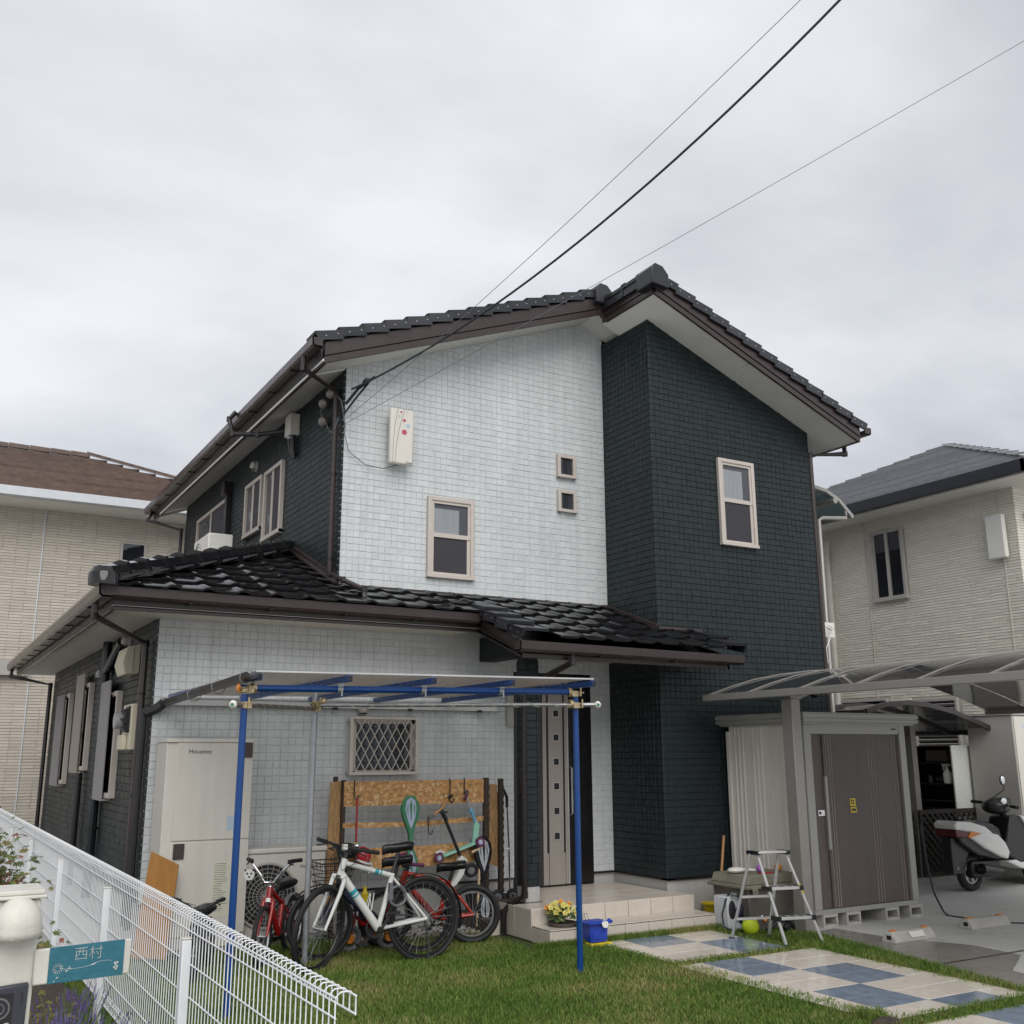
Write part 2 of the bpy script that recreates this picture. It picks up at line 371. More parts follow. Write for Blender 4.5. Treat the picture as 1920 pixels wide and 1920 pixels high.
def raw_mesh(name, verts, faces, mats, mi=None, parent=None, kind=None, smooth=False):
    me = bpy.data.meshes.new(name); nv, nf, k = len(verts), len(faces), faces.shape[1]
    off = WL[parent.name] if parent is not None else V(0, 0, 0)
    me.vertices.add(nv); me.vertices.foreach_set('co', (np.asarray(verts, dtype=np.float32)-np.array(off, dtype=np.float32)).ravel())
    me.loops.add(nf*k); me.loops.foreach_set('vertex_index', faces.astype(np.int32).ravel())
    me.polygons.add(nf); me.polygons.foreach_set('loop_start', np.arange(0, nf*k, k, dtype=np.int32)); me.polygons.foreach_set('loop_total', np.full(nf, k, dtype=np.int32))
    for m in mats: me.materials.append(MT[m])
    if mi is not None: me.polygons.foreach_set('material_index', np.asarray(mi, dtype=np.int32))
    me.polygons.foreach_set('use_smooth', [bool(smooth)]*nf)
    me.update(calc_edges=True); me.validate()
    o = bpy.data.objects.new(name, me); COL.objects.link(o)
    if parent is not None: o.parent = parent
    if kind: o['kind'] = kind
    return o
def siding(parent, name, o, u, n, w, v0, top, mname, skip=(), cw=.0705, ch=.0705, d=.0065, gap=.0018, merge=.12, long=2, single=None, bev=.0045, rough=.0018):
    """Embossed stones over a wall face, one bevelled block per stone; returns nothing."""
    o, u, n = V(o), V(u), V(n); vs = []; fs = []; singles = []
    zmax = max(top(w*k/20) for k in range(21)); z = v0; row = 0
    while z < zmax-.008:
        x = 0.; z1 = z+ch
        x -= (row % 2)*cw*.0
        while x < w-.004:
            k = 1
            if random.random() < merge: k = random.randint(2, long)
            x1 = min(w, x+cw*k)
            if w-x1 < cw*.35: x1 = w
            a, b = x+gap/2, x1-gap/2; ta, tb = min(z1-gap/2, top(a)), min(z1-gap/2, top(b)); zb = z+gap/2
            ok = (ta-zb > .006 or tb-zb > .006)
            for s0, s1, t0, t1 in skip:
                if b > s0+.01 and a < s1-.01 and z1 > t0+.012 and z < t1-.012:
                    if a < s0-.02 and b > s0: b = s0
                    elif a < s1 and b > s1+.02 and a > s0: a = s1
                    else: ok = False
            if ok:
                ta, tb = max(ta, zb+.002), max(tb, zb+.002)
                if single and len(singles) < 300 and k <= 2 and abs(ta-tb) < 1e-6 and single(x, z) and abs(b-a-(cw*k-gap)) < 1e-3:
                    singles.append((a, zb, k))
                else:
                    dd = d*random.uniform(.85, 1.15); e = bev; bx = len(vs)
                    for (p, q) in ((a, zb), (b, zb), (b, tb), (a, ta)): vs.append(o+u*p+V(0, 0, q-o.z)+n*0.)
                    for (p, q) in ((a+e, zb+e*.7), (b-e, zb+e*.7), (b-e, max(tb-e*1.3, zb+e*.8)), (a+e, max(ta-e*1.3, zb+e*.8))):
                        vs.append(o+u*p+V(0, 0, q-o.z)+n*(dd+random.uniform(-rough, rough)))
                    fs += [(bx+4, bx+5, bx+6, bx+7), (bx, bx+1, bx+5, bx+4), (bx+1, bx+2, bx+6, bx+5), (bx+2, bx+3, bx+7, bx+6), (bx+3, bx, bx+4, bx+7)]
            x = x1
        z = z1; row += 1
    f = np.array(fs)
    if u.cross(V(0, 0, 1)).dot(n) < 0: f = f[:, ::-1]
    raw_mesh(name, np.array([tuple(p) for p in vs]), f, [mname], parent=parent, kind='stuff')
    if singles:
        lib = {}
        for k in (1, 2):
            for q in range(3):
                m = MB(mname); W = cw*k-gap; H = ch-gap; e = bev
                m.add([(0,0,0),(W,0,0),(W,H,0),(0,H,0)]+[(p, r, d+random.uniform(-rough, rough)) for p, r in ((e,e*.7),(W-e,e*.7),(W-e,H-e*1.3),(e,H-e*1.3))],
                      [(4,5,6,7),(0,1,5,4),(1,2,6,5),(2,3,7,6),(3,0,4,7)])
                lib[k, q] = m.mesh('stone', smooth=0)
        for a, zb, k in singles:
            inst(lib[k, random.randint(0, 2)], 'stone', parent, frame(o+u*a+V(0, 0, zb-o.z), u, (0, 0, 1), u.cross(V(0, 0, 1))))
# ============================================================ ground
WY = 9.67; DX0, DX1, DY = 6.925, 9.42, 8.74; UX = 3.613; LX = 1.90
g = MB('drive'); g.box(-60, -20, -.3, 400, 500, -.03); struct(g.build('ground'))
g = MB('lawn'); g.prism([(1.2, 2.0), (5.9, 2.0), (7.02, 4.7), (7.55, 7.45), (7.6, 9.7), (1.2, 9.7)], 'xy', -.02, 0.0); lawn = struct(g.build('lawn'))
g = MB('soil'); g.box(-4, 1.5, -.02, 1.2, 17.5, .04); struct(g.build('garden_bed'))
g = MB('drive'); g.prism([(5.9, 2.0), (14.5, 2.0), (14.5, 9.3), (7.6, 9.3), (7.55, 7.45), (7.02, 4.7)], 'xy', -.02, .004)
g.m('drive_wet'); g.prism([(7.03, 4.7), (7.45, 4.7), (7.62, 5.4), (8.25, 5.75), (8.3, 6.25), (8.0, 6.9), (7.95, 7.5), (7.58, 7.45)], 'xy', .0045, .0065)
g.m('frame_brown'); g.prism([(7.0, 5.82), (7.0, 5.845), (14, 5.99), (14, 5.965)], 'xy', .007, .0085)
struct(g.build('driveway'))
g = MB('block'); g.box(LX-.02, 9.4, 0, 3.42, 9.67, .05); struct(g.build('unit_base_slab', bevel=.005))
g = MB('soil'); g.box(3.4, 9.0, 0, 5.1, 9.68, .012); struct(g.build('gravel_strip'))

# ============================================================ the house
H = thing('house', 'two storey house with pale blue grey front, dark green side block and black tiled roofs', 'house', (5.6, 12, 0))
f = MB('foundation'); f.box(LX+.03, WY+.03, 0, DX1-.02, 17.1, .395); f.box(DX0+.02, DY+.03, 0, DX1-.02, WY+.03, .395); FO = f.build('foundation', H)
f = MB('dark_brown'); f.box(LX+.01, WY+.005, .38, 5.64, WY+.1, .398); f.box(DX0+.003, DY+.003, .38, DX1, DY+.1, .398); f.box(DX0+.003, DY+.003, .38, DX0+.1, WY, .398); f.box(6.64, WY-.004, .383, 6.925, WY+.03, .4); f.build('base_flashing', H)
f = MB('dark_groove'); f.box(LX+.012, WY+.05, .395, DX1, 17.1, 2.95); f.box(UX+.012, WY+.05, 2.9, DX1, 16.84, 5.55)
f.prism([(UX+.012, 5.54), (DX1, 5.54), (DX1, 5.60), (6.62, 6.74), (UX+.012, 5.60)], 'xz', WY+.05, 16.84); f.build('dark_wall', H)
def ltop(x): return 5.645+.3805*(x-UX)
def wtop(u):
    x = UX+u
    return min(ltop(x), 6.80-.42*(x-6.64)) if x > 6.6 else ltop(x)
w = MB('white_groove'); w.prism([(UX, 2.95), (6.95, 2.95), (6.95, 6.69), (6.63, 6.82), (UX, 5.66)], 'xz', WY+.012, WY+.06)
w.box(LX, WY+.012, .398, 6.95, WY+.06, 2.95); WW = w.build('white_wall', H)
siding(WW, 'siding_stone_field', (UX, WY+.012, 0), (1, 0, 0), (0, -1, 0), DX0-UX, 3.33, wtop, 'white_siding',
       skip=[(4.587-UX, 5.146-UX, 3.475, 4.364), (6.247-UX, 6.503-UX, 4.79, 5.08), (6.247-UX, 6.503-UX, 4.38, 4.65)])
siding(WW, 'siding_stone_field', (LX, WY+.012, 0), (1, 0, 0), (0, -1, 0), 5.66-LX, .40, lambda u: 2.93, 'white_siding', skip=[(3.754-LX, 4.473-LX, 1.465, 1.998)])
siding(WW, 'siding_stone_field', (5.66, WY+.012, 0), (1, 0, 0), (0, -1, 0), DX0-5.66, .40, lambda u: 2.75, 'white_siding', skip=[(0, 6.66-5.66, 0, 2.52)])
def dtop(u): return 6.675-.402*(DX0+u-6.676)-.0
d = MB('dark_groove'); d.prism([(DX0+.012, .395), (DX1-.01, .395), (DX1-.01, dtop(DX1-DX0)+.01), (DX0+.012, dtop(0)+.01)], 'xz', DY+.012, WY+.05); DW = d.build('dark_front_block', H)
siding(DW, 'siding_stone_field', (DX0, DY+.012, 0), (1, 0, 0), (0, -1, 0), DX1-DX0, .398, dtop, 'dark_siding', skip=[(7.881-DX0, 8.437-DX0, 3.985, 5.03)],
       single=lambda x, z: x < 1.30 and .95 < z < 2.45)
siding(DW, 'siding_stone_field', (DX0+.012, DY, 0), (0, 1, 0), (-1, 0, 0), WY-DY, .398, lambda u: dtop(0), 'dark_siding')
lw = MB('dark_groove'); lw.box(UX+.003, WY+.02, 3.0, UX+.014, 16.84, 5.7); lw.box(LX+.003, WY+.02, .398, LX+.014, 17.15, 2.95); LW = lw.build('side_wall', H)
siding(LW, 'siding_stone_field', (UX+.004, WY, 0), (0, 1, 0), (-1, 0, 0), 16.84-WY, 3.1, lambda u: 5.66, 'dark_siding', skip=[(1.944, 2.658, 4.22, 5.13), (2.78, 3.518, 4.41, 5.14), (4.45, 6.2, 3.5, 5.2)])
siding(LW, 'siding_stone_field', (LX+.004, WY, 0), (0, 1, 0), (-1, 0, 0), 17.15-WY, .40, lambda u: 2.92, 'dark_siding')

# ---- porch pillar and lintel beam
p = MB('dark_groove'); p.box(5.257, DY+.033, .42, 5.408, DY+.178, 2.6); PI = p.build('porch_pillar', H)
for (a, b, u, n) in (((5.245, DY+.033), .175, (1, 0, 0), (0, -1, 0)), ((5.257, DY+.021), .17, (0, 1, 0), (-1, 0, 0))):
    siding(PI, 'siding_stone_field', (*a, 0), u, n, b, .42, lambda q: 2.56, 'dark_siding', merge=.9)
p = MB('foundation'); p.box(5.25, DY+.03, .28, 5.41, DY+.185, .42); p.build('pillar_base', PI, bevel=.006)
p = MB('dark_groove'); p.box(5.23, DY+.05, 2.61, 5.42, WY, 2.86); p.box(5.42, DY+.03, 2.61, 6.92, DY+.2, 2.70); p.build('porch_beam', H, bevel=.004)

# ---- porch steps, tiled
ps = MB('grout'); ps.box(5.10, 8.415, 0, 6.985, WY+.03, .272); ps.box(5.10, 8.10, 0, 6.985, 8.45, .132); ps.box(4.93, 8.9, 0, 5.1, 9.66, .13); PS = ps.build('porch', H)
tw = 1.895/7
def tile_piece(nm, x0, y0, z0, x1, y1, z1, par=PS, mn='porch_tile'):
    t = MB(mn); t.box(x0, y0, z0, x1, y1, z1); t.build(nm, par, bevel=.003)
for i in range(7):
    a, b = 5.092+tw*i+.0025, 5.092+tw*(i+1)-.0025
    tile_piece('riser_tile', a, 8.402, .135, b, 8.414, .277)
    tile_piece('step_tile', a, 8.404, .2725, b, 8.735, .2825)
    tile_piece('riser_tile', a, 8.088, .0, b, 8.099, .127)
    tile_piece('step_tile', a, 8.086, .1325, b, 8.397, .1415)
for i in range(5):
    a, b = 5.45+i*.30, 5.45+(i+1)*.30-.004
    for j in range(3): tile_piece('floor_tile', max(a, 5.42), 8.738+j*.305, .2725, min(b, 6.92), min(8.738+(j+1)*.305-.004, WY-.012), .2825)
for j in range(2): tile_piece('side_tile', 5.088, 8.404+j*.3, 0.01, 5.099, 8.404+(j+1)*.3-.004, .277)
tile_piece('side_tile', 5.088, 8.09, .005, 5.099, 8.40, .127)
for j, (a, b) in enumerate(((4.94, 5.09),)): tile_piece('side_tile', a, 8.888, .0, b, 8.899, .13)
# ---- entrance door
dr = MB('door_black'); dr.box(5.66, WY+.0, .285, 6.66, WY+.045, 2.52); DR = dr.build('door_frame', H, bevel=.004)
q = MB('door_black'); q.box(6.345, WY-.010, .30, 6.60, WY-.001, 2.46); q.build('side_panel', DR, bevel=.003)
q = MB('door_taupe'); q.box(6.005, WY-.018, .30, 6.052, WY-.001, 2.46); q.box(6.078, WY-.022, .30, 6.262, WY-.001, 2.46); q.box(6.288, WY-.018, .30, 6.32, WY-.001, 2.46); q.m('frame_brown'); q.box(5.80, WY-.012, .30, 6.0, WY-.001, 2.46)
q.m('door_black'); q.box(6.053, WY-.010, .62, 6.077, WY-.001, 2.46); q.box(6.263, WY-.010, .62, 6.287, WY-.001, 2.46); q.m('door_taupe'); q.box(6.053, WY-.010, .30, 6.077, WY-.001, .62); q.box(6.263, WY-.010, .30, 6.287, WY-.001, .62); q.m('alu'); q.box(6.322, WY-.02, .30, 6.338, WY-.001, 2.46)
q.build('door_leaf', DR, bevel=.002)
for i in range(6):
    z = 2.083-.2577*i; q = MB('alu'); q.box(6.133, WY-.027, z-.041, 6.212, WY-.0225, z+.041); q.m('room_dark'); q.box(6.141, WY-.029, z-.033, 6.204, WY-.0272, z+.033); q.build('door_light', DR)
q = MB('steel'); q.tube([(6.36, WY-.0, 1.0), (6.36, WY-.05, 1.02), (6.36, WY-.05, 1.5), (6.36, WY-.0, 1.52)], .012); q.build('door_handle', DR)
q = MB('block'); q.box(5.56, WY-.03, 1.93, 5.64, WY-.001, 2.28); q.build('intercom_box', H, bevel=.004)

# ---- windows
def window(par, x0, z0, x1, z1, y, kind, fm='frame_beige', fw=.045):
    wn = MB(fm); pr = .035
    wn.box(x0, y-pr, z0, x0+fw, y+.01, z1); wn.box(x1-fw, y-pr, z0, x1, y+.01, z1); wn.box(x0+fw, y-pr, z1-fw, x1-fw, y+.01, z1); wn.box(x0-.006, y-pr-.012, z0, x1+.006, y+.01, z0+fw*.9)
    W = wn.build('window', par, bevel=.004); a, b, c, d_ = x0+fw, x1-fw, z0+fw*.9, z1-fw
    if kind == 'sash':
        mid = (c+d_)/2+.02; s = MB(fm); e = .03
        s.box(a, y-.026, mid-.02, b, y+.004, mid+.028); s.box(a, y-.022, mid+.028, a+e, y+.004, d_); s.box(b-e, y-.022, mid+.028, b, y+.004, d_); s.box(a+e, y-.022, d_-e, b-e, y+.004, d_)
        s.box(a, y-.03, c, a+e*.8, y+.004, mid-.02); s.box(b-e*1.3, y-.018, c, b, y+.004, mid-.02); s.box(a+e*.8, y-.03, c, b-e*1.3, y+.004, c+.022); s.build('sash', W, bevel=.002)
        g_ = MB('pane_clear'); g_.box(a+e, y-.010, mid+.028, b-e, y-.006, d_-e); g_.build('pane', W)
        g_ = MB('screen_mesh'); g_.box(a+e*.8, y-.012, c+.022, b-e*1.3, y-.008, mid-.02); g_.build('fly_screen', W)
        cu = MB('curtain'); cu.box(a+e, y-.003, mid+.03, a+(b-a)*.72, y+.001, d_-e-.05); cu.m('curtain_dim'); cu.box(a+(b-a)*.72, y-.003, mid+.03, b-e, y+.001, d_-e); cu.box(a+e, y-.003, d_-e-.05, a+(b-a)*.72, y+.001, d_-e); cu.build('curtain', W)
    else:
        g_ = MB('pane'); g_.box(a, y-.010, c, b, y-.006, d_); g_.build('pane', W)
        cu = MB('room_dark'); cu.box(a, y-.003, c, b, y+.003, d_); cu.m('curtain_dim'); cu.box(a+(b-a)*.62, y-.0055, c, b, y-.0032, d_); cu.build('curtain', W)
    return W
window(H, 4.587, 3.475, 5.146, 4.364, WY, 'sash'); window(H, 7.881, 3.985, 8.437, 5.03, DY, 'sash')
window(H, 6.25, 4.795, 6.503, 5.075, WY, 'fix', fw=.04); window(H, 6.25, 4.38, 6.503, 4.647, WY, 'fix', fw=.04)
# grilled window
gw = MB('frame_beige'); x0, z0, x1, z1 = 3.754, 1.465, 4.473, 1.998; y = WY
for b in ((x0+.05, y-.03, z0, x0+.09, y+.01, z1), (x1-.05, y-.03, z0, x1, y+.01, z1), (x0+.05, y-.03, z1-.05, x1, y+.01, z1), (x0+.05, y-.03, z0, x1, y+.01, z0+.035)): gw.box(*b)
GW = gw.build('grilled_window', H, bevel=.003)
q = MB('pane'); q.box(x0+.09, y-.010, z0+.035, x1-.05, y-.006, z1-.05); q.m('curtain_dim'); q.box(x0+.09, y-.003, z0+.035, x1-.05, y+.002, z1-.05)
q.m('black_plastic'); [q.box(x0+.09, y-.014, z0+.05+i*.055, x1-.05, y-.011, z0+.056+i*.055) for i in range(8)]; q.build('pane', GW)
q = MB('frame_beige'); Y1 = y-.10
q.box(x0, Y1, z0-.01, x0+.035, Y1+.03, z1+.02); q.box(x1-.02, Y1, z0-.01, x1+.015, Y1+.03, z1+.02); q.box(x0+.035, Y1, z1-.01, x1-.02, Y1+.03, z1+.018); q.box(x0+.035, Y1, z0-.01, x1-.02, Y1+.03, z0+.022)
for xx in (x0, x1-.01):
    for zz in (z0, z1-.03): q.box(xx, Y1+.03, zz, xx+.02, y, zz+.03)
q.build('grille_frame', GW, bevel=.003)
bx0, bx1, bz0, bz1 = x0+.03, x1-.015, z0+.015, z1-.005
def bar_clip(x, s):     # diagonal through (x, bz0) with slope +-1.75, clipped to the frame
    k = 1.8*s; pts = []
    za, zb = bz0+k*(bx0-x), bz0+k*(bx1-x)
    cand = [(bx0, za), (bx1, zb), (x, bz0), (x+(bz1-bz0)/k, bz1)]
    pts = [c for c in cand if bx0-1e-6 <= c[0] <= bx1+1e-6 and bz0-1e-6 <= c[1] <= bz1+1e-6]
    pts.sort(); return (pts[0], pts[-1]) if len(pts) > 1 and (V(pts[0])-V(pts[-1])).length > .05 else None
for i in range(-4, 12):
    for s in (1, -1):
        r = bar_clip(bx0+.03+i*.0935-(0 if s > 0 else -.02), s)
        if r:
            q = MB('frame_beige'); q.beam((r[0][0], Y1+(.008 if s > 0 else .018), r[0][1]), (r[1][0], Y1+(.008 if s > 0 else .018), r[1][1]), .007, .010, (0, 1, 0)); q.build('grille_bar', GW)
# vent hoods
def hood(c, n, r=.055):
    c, n = V(c), V(n); q = MB('unit_grey'); q.lathe([(r*1.2, 0), (r*1.2, .012), (r, .015), (r, .06), (r*.55, .085), (0, .09)], c, n, 16); q.m('room_dark'); q.obox(c+n*.05-V(0, 0, r*.8), (r*1.2, r*1.2, .01)); q.build('vent_hood', H)
hood((3.90, WY, 2.085), (0, -1, 0), .05); hood((UX, 12.85, 5.345), (-1, 0, 0), .06); hood((LX, 11.05, 2.79), (-1, 0, 0), .05); hood((LX, 12.55, 2.55), (-1, 0, 0), .055)
# side windows upstairs (facing left)
def side_window(y0, y1, z0, z1, x=UX, fm='frame_beige'):
    q = MB(fm); e = .05; P = .05
    q.box(x-P, y0, z0, x, y0+e, z1); q.box(x-P, y1-e, z0, x, y1, z1); q.box(x-P, y0+e, z1-e, x, y1-e, z1); q.box(x-P-.01, y0, z0-.004, x, y1, z0+e); ym = (y0+y1)/2; q.box(x-P*.8, ym-.018, z0+e, x, ym+.018, z1-e)
    W = q.build('window', H, bevel=.004)
    q = MB('screen_mesh'); q.box(x-.030, y0+e, z0+e, x-.026, ym-.018, z1-e); q.build('fly_screen', W)
    q = MB('pane'); q.box(x-.016, ym+.018, z0+e, x-.012, y1-e, z1-e); q.m('curtain'); q.box(x-.006, ym+.018, z0+e, x-.004, y1-e, z1-e)
    q.m(fm); q.box(x-.03, ym+.05, z0+e, x-.012, ym+.075, z1-e); q.build('pane', W)
side_window(11.614, 12.33, 4.225, 5.125); side_window(12.45, 13.19, 4.415, 5.14); side_window(14.16, 15.85, 3.55, 5.20)
q = MB('dark_brown'); q.box(UX-.13, 13.98, 5.22, UX, 14.16, 5.40); q.box(UX-.08, 14.0, 3.4, UX, 14.10, 5.22); q.build('duct_cover', H, bevel=.008)
# ground floor side windows with screens
for (y0, y1, z0, z1, m_) in ((14.83, 15.76, 1.31, 2.46, 'shade_grey'), (13.12, 13.95, 1.50, 2.50, 'shade_tan'), (11.2, 12.05, 1.25, 2.30, 'shade_grey')):
    q = MB('frame_beige'); q.box(LX-.06, y0, z0-.02, LX, y0+.05, z1); q.box(LX-.06, y1-.05, z0-.02, LX, y1, z1); q.box(LX-.06, y0+.05, z1-.05, LX, y1-.05, z1); q.box(LX-.07, y0+.05, z0-.02, LX, y1-.05, z0+.03); W = q.build('window', H, bevel=.004)
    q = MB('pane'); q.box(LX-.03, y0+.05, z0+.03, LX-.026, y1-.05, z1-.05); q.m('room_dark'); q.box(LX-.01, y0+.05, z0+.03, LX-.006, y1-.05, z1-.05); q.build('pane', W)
    q = MB(m_); q.box(LX-.095, y0+.22, z0-.05, LX-.085, y1+.05, z1+.12 if m_ == 'shade_tan' or y0 < 12 else z1)
    if y0 > 14: [q.box(LX-.10, y0+.24+i*.045, z0-.05, LX-.096, y0+.262+i*.045, z1) for i in range(16)]
    q.m('frame_beige'); q.box(LX-.085, y0+.24, z0-.05, LX, y0+.27, z0-.03); q.box(LX-.085, y1, z0-.05, LX, y1+.03, z0-.03); q.box(LX-.085, y0+.24, z1-.03, LX, y0+.27, z1-.01); q.build('sun_screen', W)

# ---- soffits
s = MB('soffit')
s.add([(3.2, 9.225, ltop(3.2)-.005), (6.63, 9.225, 6.795), (6.63, WY+.02, 6.795), (3.2, WY+.02, ltop(3.2)-.005), (3.2, 9.225, ltop(3.2)+.02), (6.63, 9.225, 6.82), (6.63, WY+.02, 6.82), (3.2, WY+.02, ltop(3.2)+.02)], [(0,1,2,3),(7,6,5,4),(0,4,5,1),(2,6,7,3),(0,3,7,4),(1,5,6,2)])
s.add([(6.63, 9.225, 6.795), (7.1, 9.225, 6.60), (7.1, WY+.02, 6.60), (6.63, WY+.02, 6.795)], [(0,1,2,3)])
s.prism([(3.2, 5.47), (UX+.02, 5.635), (UX+.02, 5.66), (3.2, 5.50)], 'xz', WY+.02, 16.9)
s.build('gable_soffit', H)
def dz(x): return 6.675-.4*(x-6.676)
edges = [6.70, 7.55, 8.10, 8.65, 9.20, 9.86]
for i in range(5):
    a, b = edges[i]+(.003 if i else 0), edges[i+1]-.003
    s = MB('soffit'); s.add([(a, 8.30, dz(a)+.005), (b, 8.30, dz(b)+.005), (b, 9.3, dz(b)+.005), (a, 9.3, dz(a)+.005), (a, 8.30, dz(a)+.02), (b, 8.30, dz(b)+.02), (b, 9.3, dz(b)+.02), (a, 9.3, dz(a)+.02)], [(0,1,2,3),(7,6,5,4),(0,4,5,1),(2,6,7,3),(0,3,7,4),(1,5,6,2)]); s.build('soffit_panel', H)
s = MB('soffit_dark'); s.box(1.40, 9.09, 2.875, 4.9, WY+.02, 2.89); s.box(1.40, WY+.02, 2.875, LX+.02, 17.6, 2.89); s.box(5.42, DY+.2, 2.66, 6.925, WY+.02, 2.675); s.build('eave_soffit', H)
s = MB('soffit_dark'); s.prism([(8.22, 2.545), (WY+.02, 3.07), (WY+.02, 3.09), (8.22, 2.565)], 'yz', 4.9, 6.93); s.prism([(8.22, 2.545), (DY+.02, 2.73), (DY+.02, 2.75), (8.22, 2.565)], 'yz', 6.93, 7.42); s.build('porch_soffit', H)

# ---- roofs: boards, fascias
RF = MB('dark_brown'); sl_ = .3805
RF.prism([(3.2, ltop(3.2)+.02), (6.63, 6.82), (6.63, 7.02), (3.15, ltop(3.2)+.20)], 'xz', 9.24, 17.4)
RF.prism([(6.63, 6.82), (9.86, 5.50), (9.9, 5.68), (6.63, 7.02)], 'xz', 9.31, 17.4)
RF.prism([(6.70, dz(6.7)+.021), (9.84, dz(9.84)+.021), (9.9, dz(9.9)+.19), (6.70, dz(6.7)+.20)], 'xz', 8.32, 9.31)
RF.add([(1.40, 9.10, 2.9), (5.0, 9.10, 2.9), (5.0, WY+.03, 3.2), (UX, WY+.03, 3.2), (UX, 11.26, 3.93), (1.4, 17.6, 2.9), (UX, 15.4, 3.93)], [(0,1,2,3,4),(0,4,6,5)])
RF.add([(4.85, 8.22, 2.57), (7.5, 8.22, 2.57), (7.5, DY, 2.8), (DX0, DY, 2.8), (DX0, WY+.02, 3.2), (4.85, WY+.02, 3.2)], [(0,1,2,3,4,5)])
ROOF = RF.build('roof', H, smooth=0)
fa = MB('brown_trim')
def fascia(p, q, n, h0, h1):            # two stepped boards between points given at the soffit line
    p, q, n = V(p), V(q), V(n); m = h0+(h1-h0)*.36
    for a, b, t in ((h0, m-.006, .0), (m, h1, .012)):
        c = [p+V(0, 0, a), q+V(0, 0, a), q+V(0, 0, b), p+V(0, 0, b)]
        fa.add([x+n*t for x in c]+[x-n*.03 for x in c], [(0,1,2,3),(7,6,5,4),(0,4,5,1),(1,5,6,2),(2,6,7,3),(3,7,4,0)])
fascia((3.21, 9.22, ltop(3.2)-.005), (6.60, 9.22, ltop(6.6)-.02), (0, -1, 0), -.02, .20)
fascia((6.60, 9.22, 6.775), (6.68, 9.22, 6.70), (0, -1, 0), -.02, .20)
fascia((6.68, 9.22, 6.675), (6.68, 8.29, 6.675), (-1, 0, 0), -.01, .19)
fascia((6.68, 8.29, 6.675), (9.84, 8.29, dz(9.84)), (0, -1, 0), -.01, .19)
fascia((3.21, 9.24, 5.485), (3.21, 17.4, 5.485), (-1, 0, 0), -.02, .12)
fascia((9.86, 8.3, dz(9.86)+.005), (9.86, 17.4, dz(9.86)+.005), (1, 0, 0), -.0, .12)
fascia((1.40, 9.09, 2.87), (4.90, 9.09, 2.87), (0, -1, 0), -.02, .10)
fascia((1.40, 9.10, 2.87), (1.40, 17.6, 2.87), (-1, 0, 0), -.02, .10)
fascia((4.90, 9.10, 2.865), (4.90, 8.22, 2.545), (-1, 0, 0), -.02, .14)
fascia((4.90, 8.21, 2.545), (7.44, 8.21, 2.53), (0, -1, 0), -.02, .12)
fascia((7.44, 8.21, 2.53), (7.44, DY, 2.70), (1, 0, 0), -.02, .12)
fa.build('fascia', ROOF, bevel=.002)

# ---- roof tiles
def tile_mesh(L_=.335, W=.304):
    us = [0, .02, .185, .205, .225, .255, .280, .304]; hs = [.005, 0, 0, .008, .020, .023, .016, .005]
    m = MB('black_tile'); n = len(us); vs = []
    for v, lift in ((0, .036), (.012, .04), (L_, .010)):
        vs += [(u, v, h*(1 if v < .02 else .75)+lift) for u, h in zip(us, hs)]
    vs += [(u, .002, h*.9+.018) for u, h in zip(us, hs)]
    fs = []
    for r in range(2):
        for i in range(n-1): fs.append((r*n+i, r*n+i+1, (r+1)*n+i+1, (r+1)*n+i))
    for i in range(n-1): fs.append((3*n+i, 3*n+i+1, i+1, i))
    fs.append((3*n, 0, n, 2*n)); fs.append((4*n-1, 3*n-1, 2*n-1, n-1))
    m.add(vs, fs); return m.mesh('roof_tile', smooth=50, fix=False)
TM = tile_mesh(); PL = .2767; PS_ = .382; SLN = math.hypot(1, PS_); EY, EZ = 8.93, 3.015
sdir = V(0, 1, PS_)/SLN; ndir = V(0, -PS_, 1)/SLN
def put_tile(x, y, clip=None):
    mw = frame((x, y, EZ+PS_*(y-EY)), (1, 0, 0), sdir, ndir); me = TM
    if clip:
        bm = bmesh.new(); bm.from_mesh(TM)
        for (c, nrm) in clip:
            inv = mw.inverted(); bmesh.ops.bisect_plane(bm, geom=bm.verts[:]+bm.edges[:]+bm.faces[:], plane_co=inv@V(c), plane_no=(inv.to_3x3()@V(nrm)), clear_outer=True)
        if len(bm.faces) < 2: bm.free(); return
        me = bpy.data.meshes.new('roof_tile'); bm.to_mesh(me); bm.free(); me.materials.clear(); me.materials.append(MT['black_tile'])
    inst(me, 'roof_tile', ROOF, mw)
hipc = ((1.28, 8.93, 3), (-1, 1, 0))
for r in range(-3, 9):
    y = EY+PL*r+random.uniform(-.003, .003)
    for c in range(-1, 21):
        x = 1.30+.3035*c+.0; xe = x+.304
        if r < 0:
            if x < 4.95 or xe > 7.52: continue
        if r == -3 and False: continue
        if y < WY and y+.03 < WY:
            if r >= 0:
                if xe < 1.28+(y-8.93)-.02: continue
                if x > 7.5: continue
                if x > DX0-.02 and y > DY-.1: continue
                cl = []
                if x < 1.28+(y+.31-8.93): cl.append(hipc)
                if xe > DX0 and y+.3 > DY: cl.append(((DX0, 0, 0), (1, 0, 0)))
                if y+.31 > WY and xe > UX: cl.append(((0, WY+.005, 0), (0, 1, 0)))
                put_tile(x, y, cl)
            else:
                cl = []
                if x > DX0-.3 and y+.31 > DY: cl.append(((0, DY+.005, 0), (0, 1, 0)) if x > DX0 else ((DX0, 0, 0), (1, 0, 0)))
                put_tile(x, y, cl)
        elif x < UX-.05:
            if xe < 1.28+(y-8.93)-.02: continue
            cl = []
            if x < 1.28+(y+.31-8.93): cl.append(hipc)
            if xe > UX: cl.append(((UX+.003, 0, 0), (1, 0, 0)))
            put_tile(x, y, cl)
